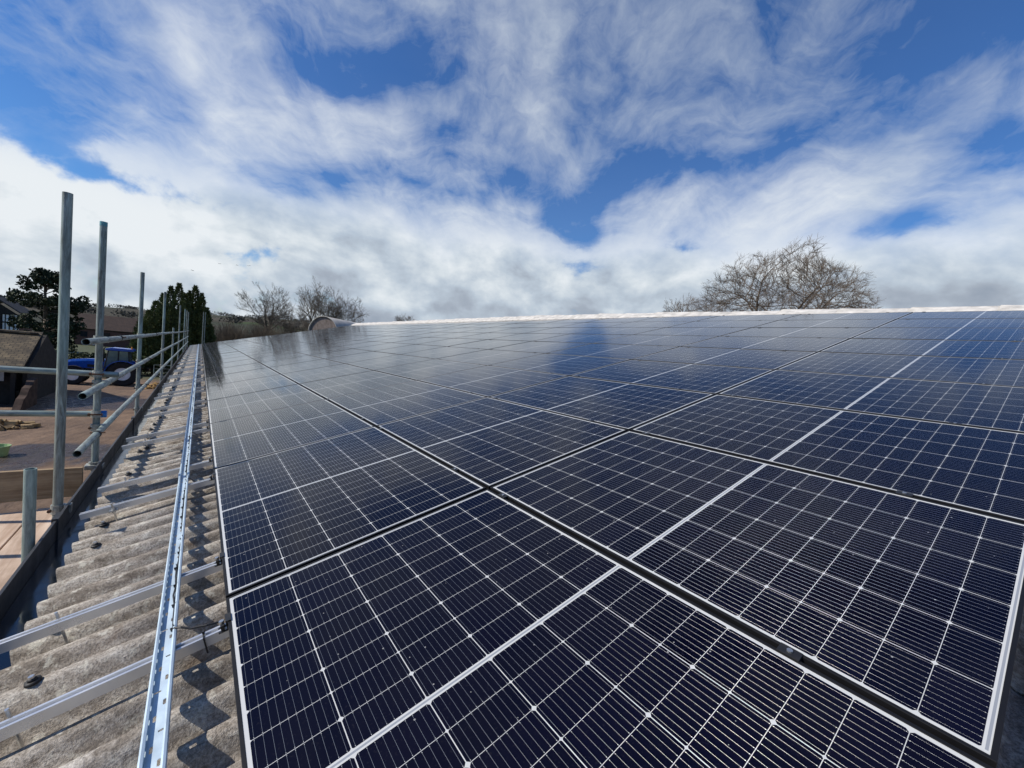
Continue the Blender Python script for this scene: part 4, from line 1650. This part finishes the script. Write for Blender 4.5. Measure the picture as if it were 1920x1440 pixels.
for (py, z, r) in ((16.0, 3.0, .55), (15.9, 2.4, .6), (10.9, 2.5, .65), (10.8, 3.1, .55), (11.5, 1.8, .7), (14.4, 5.6, .5), (13.6, 5.3, .6), (15.3, 4.6, .55), (12.3, 4.2, .5)):
    cls.append(((cx_ + rg.uniform(-.6, .6), py, z), r))
leafy('evergreen_tree', 'very dark evergreen with a clumpy open crown behind the nearest tall pole', 'tree', (cx_, cy_, GZ),
      clump_crown(cls, 330, .17, 45), 'cedar', tr)


def conifer(name, label, x, y, top, rb, seed, leaders, zb=-3.9, m='yew', per=1900):
    """leaders: (dx, dy, height fraction, radius); each a ragged cone of upswept sprays"""
    rg = random.Random(seed)
    mb = MB()
    tr = MB().tube((x, y, GZ), (x, y, top - 1.2), .24, .03, 7)
    for (ex, ey, hf, r) in leaders:
        H = (top - zb) * hf
        zt = zb + H
        nb = int(per * r * H / 6)
        for _ in range(nb):
            t = rg.random() ** 1.15
            z = zb + H * t
            a = rg.uniform(0, 6.283)
            tier = .80 + .30 * abs(math.sin(z * 3.1 + seed + a * .5)) + .16 * math.sin(a * 4 + z * 2.3 + ex)
            q = r * (1 - t) ** .72 * tier * rg.uniform(.2, 1) ** .4 + .03
            p = Vector((x + ex + q * math.cos(a), y + ey + q * math.sin(a), z))
            out = Vector((math.cos(a), math.sin(a), 0))
            d = (out * .8 + Vector((0, 0, .65)) + Vector((rg.gauss(0, .3), rg.gauss(0, .3), rg.gauss(0, .3)))).normalized()
            s_ = d.cross(Vector((rg.gauss(0, 1), rg.gauss(0, 1), rg.gauss(0, 1)))).normalized()
            L = rg.uniform(.16, .40) * (1 - .3 * t)
            w = L * .26
            mb.add([p - d * L * .3, p + s_ * w, p + d * L, p - s_ * w], [(0, 1, 2, 3)])
        tr.tube((x + ex * .3, y + ey * .3, GZ + 1.0), (x + ex, y + ey, zt - .7), .08, .02, 5)
    return leafy(name, label, 'tree', (x, y, GZ), mb, m, tr)


conifer('conifer_tree', 'dark green conifer, left and broader of the pair behind the guard rails', 58.6, 2.45, 5.75, 3.1, 3,
        [(0, -.35, 1.0, 1.5), (.4, .35, .955, 1.4), (-.5, .9, .86, 1.5), (.2, 1.5, .77, 1.5), (-.7, 2.0, .66, 1.4), (-.3, 2.6, .56, 1.3),
         (-1.0, .2, .72, 1.5), (-.9, -.7, .80, 1.3), (.5, -.9, .90, 1.3)])
conifer('conifer_tree', 'dark pointed conifer, right of the pair at the far end of the barn roof', 60.0, .65, 5.85, 2.7, 8,
        [(0, .05, 1.0, 1.5), (.2, .55, .93, 1.3), (-.3, -.55, .92, 1.4), (.3, -1.1, .76, 1.3), (-.9, -.2, .70, 1.4), (-.5, -1.5, .56, 1.1), (-.8, .7, .78, 1.3)])


def bush(label, x, y, z0, rx, ry, hgt, seed, m, n=40, per=130, size=.16, cat='bush', name='bush'):
    rg = random.Random(seed)
    cl_ = []
    for i in range(n):
        a, q = rg.uniform(0, 6.283), rg.random() ** .5
        hx = hgt * (1 - .45 * q * q) * rg.uniform(.45, 1.0)
        cl_.append(((x + rx * q * math.cos(a), y + ry * q * math.sin(a), z0 + hx * .75), rg.uniform(.22, .45) * min(1.5, hgt / 1.3)))
    return leafy(name, label, cat, (x, y, z0), clump_crown(cl_, per, size, seed), m, crown='foliage')


bush('yellow green bush in front of the brick house behind the blue tractor', 65.5, 8.6, GZ, 1.0, 2.2, 2.4, 51, 'shrub', 40)
bush('olive bush between the stone shed and the tractor under the dark evergreen', 62.0, 11.6, GZ, 1.0, 2.2, 2.2, 52, 'shrub', 40)
bush('light green bush beside the timber framed house', 80.0, 18.0, -3.6, 1.2, 1.9, 3.2, 53, 'shrub', 40)
bush('green shrub at the foot of the left conifer', 57.0, 5.1, GZ, .9, 1.5, 3.3, 54, 'yew', 36)
bush('low brown hedge growing behind the tractor and along the yard', 56.5, 6.8, GZ, .8, 4.6, 1.5, 55, 'hedge', 60, cat='hedge', name='hedge')
bush('brown hedge running from the conifers past the end of the barn', 72.0, -4.5, GZ, 1.0, 6.5, 5.6, 56, 'hedge', 90, 60, .22, cat='hedge', name='hedge')
bush('dark thicket right of the conifers below the far hill', 66.0, -2.2, GZ, 1.0, 1.6, 4.0, 57, 'cedar', 40)

# twiggy scrub below the group of bare trees: nobody could count it
rg = random.Random(61)
mb = MB()
for i in range(4200):
    y = rg.uniform(-16, .5)
    x = 80 + rg.uniform(-3, 3) - y * .15
    z = terrain_h(0, 80)
    hgt = rg.uniform(5.0, 8.6) * (.75 + .25 * math.sin(y * 1.3))
    if y > -4:
        hgt *= .85
    p = Vector((x, y, GZ))
    d = Vector((rg.gauss(0, .22), rg.gauss(0, .22), 1)).normalized()
    q = p + d * hgt * .6
    mb.tube(p, q, .04, .03, 3, False)
    for k in range(3):
        e = q + Vector((rg.gauss(0, .5), rg.gauss(0, .5), 1.0)).normalized() * hgt * rg.uniform(.2, .42)
        mb.tube(q - d * rg.uniform(0, hgt * .25), e, .028, .014, 3, False)
o = mb.build('scrub', 'scrub', kind='stuff', fixn=False)
tag(o, 'brown twiggy winter scrub under the bare trees beyond the roof end', 'scrub')

# far woodland along the hill tops
rg = random.Random(71)
mb = MB()
for i in range(900):
    a = rg.uniform(-13, 16)
    rr_ = rg.choice([rg.uniform(1230, 1330), rg.uniform(1000, 1330), rg.uniform(600, 700)])
    x, y = rr_ * math.cos(R(a)), rr_ * math.sin(R(a))
    if math.sin(a * 2.1 + rr_ * .012) + rg.gauss(0, .5) < .15:
        continue
    z = terrain_h(a, rr_)
    hgt = rg.uniform(5, 10)
    pts = []
    for _ in range(34):
        pts.append((x + rg.gauss(0, 3), y + rg.gauss(0, 3), z + hgt * rg.uniform(.1, .75)))
    leaf_cloud(mb, pts, 1.15, rg, 0, .7)
o = mb.build('woodland', 'farwood', kind='stuff', fixn=False)
tag(o, 'far brown woodland along the hill tops', 'woodland')


# ------------------------------------------------------------------ buildings
def slope(name, m, parent, p0, ux, uy, lx, ly, th=.08):
    """slab whose local x runs along the eave and local y up the slope"""
    ux, uy = Vector(ux).normalized(), Vector(uy).normalized()
    uz = ux.cross(uy)
    M = Matrix(((ux.x, uy.x, uz.x, p0[0]), (ux.y, uy.y, uz.y, p0[1]), (ux.z, uy.z, uz.z, p0[2]), (0, 0, 0, 1)))
    o = MB().box((0, 0, -th), (lx, ly, 0)).build(name, m)
    o.parent = parent
    o.matrix_parent_inverse = parent.matrix_basis.inverted()
    o.matrix_basis = M
    return o


def wpart(mb, name, m, parent, smooth=False):
    o = mb.build(name, m, smooth=smooth)
    o.parent = parent
    o.matrix_parent_inverse = parent.matrix_basis.inverted()
    return o


def window(parent, x, y0, y1, z0, z1, nx=2, nz=2, frame='white'):
    f = MB()
    ring_ = .06
    f.box((x - .03, y0, z0), (x + .02, y0 + ring_, z1)).box((x - .03, y1 - ring_, z0), (x + .02, y1, z1))
    f.box((x - .03, y0 + ring_, z0), (x + .02, y1 - ring_, z0 + ring_)).box((x - .03, y0 + ring_, z1 - ring_), (x + .02, y1 - ring_, z1))
    for k in range(1, nx):
        yy = y0 + (y1 - y0) * k / nx
        f.box((x - .025, yy - .02, z0 + ring_), (x + .015, yy + .02, z1 - ring_))
    for k in range(1, nz):
        zz = z0 + (z1 - z0) * k / nz
        f.box((x - .022, y0 + ring_, zz - .02), (x + .012, y1 - ring_, zz + .02))
    o = wpart(f, 'window', frame, parent)
    pn = MB().box((x + .022, y0 + .02, z0 + .02), (x + .03, y1 - .02, z1 - .02)).build('pane', 'windowglass')
    pn.parent = o
    return o


# open tiled shed at the left edge
sh = empty('tiled_shed', 'low open fronted farm shed with a mossy old tiled roof at the left edge', 'shed', (36, 7.6, GZ))
ex, rx, ez, rz_ = 35.4, 39.6, -2.15, -.22
sl_ = Vector((rx - ex, 0.28, rz_ - ez))
slope('tiled_roof', 'oldtile', sh, (ex, 15.5, ez), (0, -1, 0), sl_, 7.45, sl_.length + .05, .10)
slope('tiled_roof', 'oldtile', sh, (rx + 4.0, 8.3, ez), (0, 1, 0), (-(rx - ex), 0, rz_ - ez), 7.4, sl_.length, .10)
wpart(MB().box((ex - .04, 8.02, ez - .17), (ex + .05, 15.5, ez - .03)), 'fascia_board', 'white', sh)
wpart(MB().prism([(ex + .5, GZ), (ex + .5, ez - .12), (rx, rz_ - .12), (rx + 3.7, ez - .12), (rx + 3.7, GZ)], 1, 7.96, 8.14), 'gable_wall', 'interior', sh)  # end turned from the sun: its shade is in the near-black colour
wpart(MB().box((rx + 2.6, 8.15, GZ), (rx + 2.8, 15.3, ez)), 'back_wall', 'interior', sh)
wpart(MB().box((ex + .5, 8.6, GZ), (ex + .62, 15.2, ez - .6)), 'front_shade_sheet', 'interior', sh)  # added dark sheet standing for the shade inside the open front
for y in (8.35, 9.9, 11.6, 13.3):
    wpart(MB().box((ex + .2, y, GZ), (ex + .38, y + .18, ez - .12)), 'post', 'darkwood', sh)
wpart(MB().box((ex + .1, 8.75, -2.95), (ex + .16, 9.6, -2.35)), 'pale_panel', 'wall', sh)
mb = MB()
rg = random.Random(81)
top = [(35.9, -2.75), (35.3, -2.85), (35.0, -3.1), (34.5, -3.2), (34.1, -3.55), (33.6, -3.7), (33.2, -4.05), (32.9, GZ)]
mb.prism([(35.9, GZ)] + top, 1, 7.55, 7.85)
o = mb.build('brick_wall', 'rubble')
tag(o, 'broken low brick wall stepping down beside the open shed', 'wall')

# brick house with brown tiled roof
ho = empty('brick_house', 'red brick house with a long brown tiled roof behind the blue tractor', 'house', (118, 15, GZ))
e0_, e1_ = Vector((118.0, 20.1, -.95)), Vector((118.0, 11.0, -.92))
r0_, r1_ = Vector((122.6, 20.1, 2.05)), Vector((122.6, 11.0, 2.1))
ux = (e1_ - e0_)
uy = (r0_ - e0_) - ux.normalized() * (r0_ - e0_).dot(ux.normalized())
slope('tiled_roof', 'browntile', ho, e0_, ux, uy, ux.length, uy.length, .14)
nrm = Vector((ux.y, -ux.x, 0)).normalized()
if nrm.x > 0:
    nrm = -nrm
bdir_ = ux.normalized()
Mh = Matrix(((-nrm.x, bdir_.x, 0, e0_.x), (-nrm.y, bdir_.y, 0, e0_.y), (0, 0, 1, 0), (0, 0, 0, 1)))


def hpart(mb, name, m):
    o = wpart(mb, name, m, ho)
    o.matrix_basis = Mh
    return o


Lh = ux.length
hpart(MB().box((.35, .1, GZ - 3), (.60, Lh - .1, -1.15)), 'front_wall', 'brick')
hpart(MB().prism([(.6, GZ - 3), (.6, -1.1), (uy.length * .86, 2.0), (uy.length * .86 * 2, -1.1), (uy.length * .86 * 2, GZ - 3)], 1, Lh - .35, Lh - .1), 'gable_wall', 'darkwood')  # shaded end: dark colour in place of brick stands for the shade
hpart(MB().prism([(.6, GZ - 3), (.6, -1.1), (uy.length * .86, 2.0), (uy.length * .86 * 2, -1.1), (uy.length * .86 * 2, GZ - 3)], 1, .1, .35), 'gable_wall', 'brick')
hpart(MB().box((.2, -.1, -1.16), (.36, Lh, -1.02)), 'gutter', 'darkmetal')
for y0, z0, w, h_, f in ((4.3, -2.6, 1.0, 1.1, 'darkwood'), (7.6, -2.7, 1.2, 1.2, 'darkwood'), (2.5, -4.15, 1.0, 1.2, 'white'), (1.0, -2.6, 1.0, 1.1, 'darkwood')):
    f_ = MB()
    f_.box((.30, y0, z0), (.348, y0 + .07, z0 + h_)).box((.30, y0 + w - .07, z0), (.348, y0 + w, z0 + h_))
    f_.box((.30, y0 + .07, z0), (.348, y0 + w - .07, z0 + .07)).box((.30, y0 + .07, z0 + h_ - .07), (.348, y0 + w - .07, z0 + h_))
    f_.box((.31, y0 + w / 2 - .03, z0 + .07), (.346, y0 + w / 2 + .03, z0 + h_ - .07)).box((.312, y0 + .07, z0 + h_ / 2 - .03), (.342, y0 + w - .07, z0 + h_ / 2 + .03))
    o = hpart(f_, 'window', f)
    p_ = MB().box((.343, y0 + .05, z0 + .05), (.3475, y0 + w - .05, z0 + h_ - .05)).build('pane', 'windowglass')
    p_.parent = o

# timber framed house at the far left
th_ = empty('timber_house', 'black and white timber framed house with a dark roof at the far left', 'house', (89, 22, -3.6))
base_z = -4.6
wx = 88.6
pl = MB().box((wx, 20.45, base_z), (wx + .2, 22.0, .60))
wpart(pl, 'white_wall', 'white', th_)
tm = MB()
for y in (20.46, 20.84, 21.22, 21.60, 21.90):
    tm.box((wx - .05, y, base_z), (wx - .004, y + .10, .62))
tm.box((wx - .06, 20.46, -.62), (wx - .002, 22.0, -.46)).box((wx - .06, 20.46, .52), (wx - .002, 22.0, .66))
wpart(tm, 'timber_frame', 'darkwood', th_)
wpart(MB().box((wx - .15, 22.0, base_z), (wx + .2, 30.0, .62)), 'side_wall', 'darkwood', th_)
wpart(MB().box((wx + .2, 20.45, base_z), (wx + 6, 20.7, .60)), 'end_wall', 'brick', th_)
for y0 in (22.25, 24.3):
    window(th_, wx - .19, y0, y0 + 1.0, -.75, .25, 2, 3)
slope('slate_roof', 'slate', th_, (wx - .35, 22.6, 2.9), (0, -1, -.80), (1, 0, 0), 3.1, 6.5, .14)
slope('slate_roof', 'slate', th_, (wx - .35, 28.0, -.9), (0, -1, .70), (1, 0, 0), 6.6, 6.5, .14)
wpart(MB().prism([(20.5, .60), (22.65, 2.30), (22.65, .60)], 0, wx - .10, wx + .1), 'gable_board', 'darkwood', th_)
wpart(MB().prism([(22.65, .60), (22.65, 2.30), (25.6, .60)], 0, wx - .10, wx + .1), 'gable_board', 'darkwood', th_)

# arched barn beyond the far end of the roof
ab = empty('arched_barn', 'old barn with a pale arched tin roof and rusty boarded gable beyond the roof end', 'barn', (65, -14.2, GZ))
g0, g1 = Vector((66.3, -12.4, 0)), Vector((63.7, -15.9, 0))
wdir = (g1 - g0).normalized()
adir = Vector((-wdir.y, wdir.x, 0))
if adir.x < 0:
    adir = -adir
adir = (adir + Vector((0, -.35, 0))).normalized()
HW = (g1 - g0).length / 2
mid = (g0 + g1) / 2
Mb = Matrix(((wdir.x, adir.x, 0, mid.x), (wdir.y, adir.y, 0, mid.y), (0, 0, 1, 0), (0, 0, 0, 1)))


def apart(mb, name, m, smooth=False):
    o = wpart(mb, name, m, ab, smooth)
    o.matrix_basis = Mb
    return o


ZS, RISE = 2.15, 2.40
arc = [(HW * math.cos(t), ZS + RISE * math.sin(t)) for t in [math.pi * k / 20 for k in range(21)]]
mb = MB()
for L in (-.18, 6, 12, 18, 24):
    for (x, z) in arc:
        mb.v.append((x * 1.03, L, z + .05))
for i in range(4):
    for j in range(20):
        a = i * 21 + j
        mb.f.append((a, a + 1, a + 22, a + 21))
o = apart(mb, 'arched_roof', 'tin', True)
s = o.modifiers.new('thickness', 'SOLIDIFY')
s.thickness = .07
s.offset = 0
apart(MB().prism([(HW * .985, GZ)] + [(x * .985, z - .01) for x, z in arc] + [(-HW * .985, GZ)], 1, 0, .10), 'boarded_gable', 'oldboard')
apart(MB().box((-HW, .1, GZ), (-HW + .15, 24, ZS)).box((HW - .15, .1, GZ), (HW, 24, ZS)), 'side_wall', 'tin')

# ------------------------------------------------------------------ blue tractor, side on, nose to the left
tx = 47.8
tr_ = empty('tractor', 'large blue farm tractor with a cab and white wheel rims parked facing left', 'tractor', (tx, 5.1, GZ))
# local frame: x towards the viewer is -X; y forward (left in the picture)


def tp(mb, name, m, parent=None, smooth=False, bevel=0.0):
    o = mb.build(name, m, parent or tr_, smooth=smooth, bevel=bevel)
    return o


def wheel(y, r, w, xs, rimr):
    t = MB()
    prof = [(rimr, -w / 2 * .8), (r * .93, -w / 2), (r, -w / 2 * .8), (r, w / 2 * .8), (r * .93, w / 2), (rimr, w / 2 * .8)]
    nseg = 32
    for k in range(nseg):
        a = 2 * math.pi * k / nseg
        for (q, xx) in prof:
            t.v.append((xs + xx, y + q * math.cos(a), r + q * math.sin(a)))
    m_ = len(prof)
    for k in range(nseg):
        for j in range(m_):
            a, b = k * m_ + j, k * m_ + (j + 1) % m_
            c, d = ((k + 1) % nseg) * m_ + (j + 1) % m_, ((k + 1) % nseg) * m_ + j
            t.f.append((a, b, c, d))
    for k in range(20):
        a = 2 * math.pi * k / 20
        M_ = Matrix.Translation((xs, y, r)) @ Matrix.Rotation(a, 4, 'X') @ Matrix.Translation((0, 0, r)) @ Matrix.Rotation(.5 if k % 2 else -.5, 4, 'Z')
        t.box((-w * .5, -.035, -.02), (w * .5, .035, .05), M_)
    root = MB().tube((xs - w * .30, y, r), (xs + w * .30, y, r), .16, None, 14)
    hub = tp(root, 'wheel', 'darkmetal')
    tp(t, 'tyre', 'tyre', hub)
    rm = MB()
    rm.tube((xs - w * .36, y, r), (xs - w * .30, y, r), rimr * 1.01, rimr * .93, 28)
    rm.tube((xs + w * .30, y, r), (xs + w * .36, y, r), rimr * .93, rimr * 1.01, 28)
    rm.tube((xs - w * .40, y, r), (xs - w * .36, y, r), .20, .26, 16)
    tp(rm, 'rim', 'rim', hub)


for xs in (-.85, .85):
    wheel(0.0, .97, .62, xs, .52)
for xs in (-.80, .80):
    wheel(2.90, .70, .46, xs, .37)
# chassis and axles
ch = MB()
ch.box((-.28, -.5, .75), (.28, 3.0, 1.25)).box((-.75, -.12, .86), (.75, .12, 1.10)).box((-.72, 2.82, .60), (.72, 2.98, .80))
ch.box((-.38, 3.35, .70), (.38, 3.75, 1.12)).box((-.55, .75, .62), (.55, 1.55, 1.08))
tp(ch, 'chassis', 'darkmetal')
hd = MB()
sec = [(1.05, 1.35, 2.10, .44), (2.2, 1.32, 2.06, .42), (3.1, 1.26, 1.94, .40), (3.45, 1.22, 1.80, .37), (3.60, 1.24, 1.62, .33)]
for (y, z0, z1, w) in sec:
    hd.v += [(-w, y, z0), (-w, y, z1 - .16), (-w * .72, y, z1), (w * .72, y, z1), (w, y, z1 - .16), (w, y, z0)]
for i in range(len(sec) - 1):
    for j in range(6):
        hd.f.append((i * 6 + j, i * 6 + (j + 1) % 6, (i + 1) * 6 + (j + 1) % 6, (i + 1) * 6 + j))
hd.f += [tuple(range(5, -1, -1)), tuple(range(len(sec) * 6 - 6, len(sec) * 6))]
hood = tp(hd, 'bonnet', 'tracblue')
gr = MB()
for s in (-1, 1):
    gr.box((s * .445 - .006, 1.25, 1.40), (s * .445 + .006, 2.15, 1.62))
gr.box((-.28, 3.595, 1.28), (.28, 3.612, 1.50))
tp(gr, 'grille', 'darkmetal', hood)
for s in (-1, 1):
    MB_ = MB().box((s * .27 - .09, 3.54, 1.52), (s * .27 + .09, 3.625, 1.62))
    tp(MB_, 'headlight', 'lens')
    fl = MB()
    k0_, k1_ = .05 * math.pi, .86 * math.pi
    pts_ = [k0_ + (k1_ - k0_) * i / 12 for i in range(13)]
    inn = 1.06
    for a in pts_:
        for (q, xx) in ((inn, .46), (inn, 1.16), (inn + .05, 1.16), (inn + .07, .46)):
            fl.v.append((s * xx, inn * 0 + q * math.cos(a), .97 + q * math.sin(a)))
    for i in range(12):
        for j in range(4):
            fl.f.append((i * 4 + j, i * 4 + (j + 1) % 4, (i + 1) * 4 + (j + 1) % 4, (i + 1) * 4 + j))
    fl.f += [(0, 1, 2, 3), (48, 49, 50, 51)]
    tp(fl, 'rear_fender', 'tracblue', smooth=False)
    ff = MB()
    for i in range(9):
        a = .12 * math.pi + .74 * math.pi * i / 8
        for (q, xx) in ((.77, .58), (.77, 1.02), (.80, 1.02), (.80, .58)):
            ff.v.append((s * xx, 2.90 + q * math.cos(a), .70 + q * math.sin(a)))
    for i in range(8):
        for j in range(4):
            ff.f.append((i * 4 + j, i * 4 + (j + 1) % 4, (i + 1) * 4 + (j + 1) % 4, (i + 1) * 4 + j))
    tp(ff, 'front_fender', 'darkmetal')
    st = MB()
    for k in range(3):
        st.box((s * .78 - .14, .95, .55 + k * .3), (s * .78 + .14, 1.35, .60 + k * .3))
    st.box((s * .78 - .02, .93, .55), (s * .78 + .02, .97, 1.2))
    tp(st, 'steps', 'darkmetal')
cb = MB()
for (x, y0, y1) in ((-.78, 1.12, .92), (.78, 1.12, .92), (-.80, -.42, -.30), (.80, -.42, -.30), (-.80, .30, .30), (.80, .30, .30)):
    cb.tube((x, y0, 1.45), (x * .93, y1, 2.86), .045, None, 8)
cb.box((-.80, -.45, 1.30), (.80, 1.10, 1.52))
cab = tp(cb, 'cab_frame', 'darkmetal')
gl = MB()
for s in (-1, 1):
    gl.add([(s * .79, -.40, 1.52), (s * .79, 1.10, 1.52), (s * .735, .92, 2.84), (s * .735, -.30, 2.84)], [(0, 1, 2, 3)])
gl.add([(-.77, 1.12, 1.52), (.77, 1.12, 1.52), (.72, .93, 2.84), (-.72, .93, 2.84)], [(0, 1, 2, 3)])
gl.add([(-.79, -.43, 1.52), (.79, -.43, 1.52), (.73, -.31, 2.84), (-.73, -.31, 2.84)], [(0, 1, 2, 3)])
tp(gl, 'cab_glass', 'cabglass', cab)
rfp = MB().prism([(-.62, 2.86), (-.66, 2.94), (-.52, 3.06), (.70, 3.10), (1.06, 3.02), (1.12, 2.92), (1.02, 2.86)], 0, -.82, .82)
rt_ = tp(rfp, 'cab_roof', 'tracblue', bevel=.03)
tp(MB().tube((-.7, -.5, 3.06), (-.7, -.5, 3.26), .06, .05, 10), 'beacon', 'amber', rt_)
tp(MB().tube((-.44, 1.22, 1.9), (-.44, 1.22, 3.0), .055, .05, 10).tube((-.44, 1.22, 3.0), (-.44, 1.14, 3.1), .05, .045, 10), 'exhaust', 'darkmetal')
for s in (-1, 1):
    mm = MB().tube((s * .78, 1.05, 2.4), (s * 1.18, 1.18, 2.45), .018, None, 6).box((s * 1.18 - .09, 1.16, 2.2), (s * 1.18 + .09, 1.20, 2.55))
    tp(mm, 'mirror', 'darkmetal')
lk = MB()
for s in (-1, 1):
    lk.tube((s * .4, -.4, .8), (s * .42, -1.15, .62), .04, None, 8)
lk.tube((-.45, -1.15, .62), (.45, -1.15, .62), .03, None, 8)
tp(lk, 'linkage', 'darkmetal')

# ------------------------------------------------------------------ yard odds and ends
gt = empty('field_gate', 'grey tubular frame gate standing in the yard behind the tractor', 'gate', (54.2, 3.6, GZ))
gb = MB()
gb.path([(0, 0, 0), (0, 0, 1.35), (0, -1.7, 1.35), (0, -1.7, 0)], .03, 8)
gb.build('gate_frame', 'tube', gt)
gb = MB()
for z in (.3, .65, 1.0):
    gb.tube((0, -.02, z), (0, -1.68, z), .018, None, 6)
gb.build('gate_bars', 'tube', gt)


def heap(name, label, x, y, rx, ry, hgt, m, seed, n=70):
    rg = random.Random(seed)
    mb = MB()
    for _ in range(n):
        a, q = rg.uniform(0, 6.283), rg.random() ** .6
        z = hgt * (1 - q) * rg.uniform(.3, 1)
        M_ = Matrix.Translation((rx * q * math.cos(a), ry * q * math.sin(a), z + .04)) @ Matrix.Rotation(rg.uniform(0, 6), 4, 'Z') @ Matrix.Rotation(rg.gauss(0, .5), 4, 'X')
        s = rg.uniform(.5, 1.3)
        mb.cbox((0, 0, 0), (.30 * s, .16 * s, .12 * s), M_)
    o = mb.build(name, m, loc=(x, y, GZ))
    return tag(o, label, 'heap')


heap('rubble_heap', 'heap of orange brown rubble in the yard behind the guard rails', 45.6, 2.75, .6, 1.0, .55, 'straw', 91, 90)
heap('timber_pile', 'low pile of yellowish broken boards on the mud at the left edge', 28.6, 7.2, .8, 1.3, .35, 'pallet', 92, 60)
tub = empty('plastic_tub', 'small bright green plastic tub on the mud at the left edge', 'tub', (22.9, 5.78, GZ))
tb = MB().tube((0, 0, 0), (0, 0, .34), .24, .30, 18, False, .93).tube((0, 0, 0), (0, 0, .02), .235, None, 18)
tb.build('tub_body', 'green', tub, smooth=False)
MB().tube((0, 0, .33), (0, 0, .37), .325, None, 18, False, .90).build('tub_rim', 'green', tub)

# ------------------------------------------------------------------ a few birds over the far trees
bm_ = MB()
BIRD = .55
bm_.tube((-.20, 0, 0), (.16, 0, .02), .02, .055, 6).tube((.16, 0, .02), (.30, 0, .03), .045, .012, 6)
bm_.add([(-.02, .03, .02), (.12, .03, .03), (.02, .34, .16), (-.08, .62, .10)], [(0, 1, 2, 3)])
bm_.add([(-.02, -.03, .02), (.12, -.03, .03), (.02, -.34, .16), (-.08, -.62, .10)], [(0, 1, 2, 3)])
bm_.add([(-.18, .03, 0), (-.18, -.03, 0), (-.38, -.08, 0), (-.38, .08, 0)], [(0, 1, 2, 3)])
b0 = None
for (x, y, z, lab) in ((95.5, 1.6, 11.4, 'tiny dark bird in the sky, nearest to the conifers'),
                       (93.0, -4.8, 13.4, 'tiny dark bird above the leftmost bare tree, left of a loose pair'),
                       (92.4, -6.6, 13.6, 'tiny dark bird above the leftmost bare tree, right of a loose pair'),
                       (94.5, -2.2, 13.3, 'tiny dark bird alone between the conifers and the bare trees')):
    if b0 is None:
        b0 = bm_.build('bird', 'bird')
        o = b0
    else:
        o = b0.copy()
        col.objects.link(o)
    o.location = (x, y, z)
    o.scale = (BIRD, BIRD, BIRD)
    o.rotation_euler = (random.uniform(-.3, .3), random.uniform(-.2, .2), random.uniform(0, 6))
    tag(o, lab, 'bird', 'birds in the far sky')

# outer standards left of the picture: they throw the bars of shade over the boards
for x, nm in ((4.62, 'farthest'), (4.05, 'middle'), (3.45, 'nearest')):
    pole('scaffold_pole', (x, 2.1, GZ), (x, 2.1, .9), 'outer upright scaffold pole on the far side of the boards, %s of three' % nm)
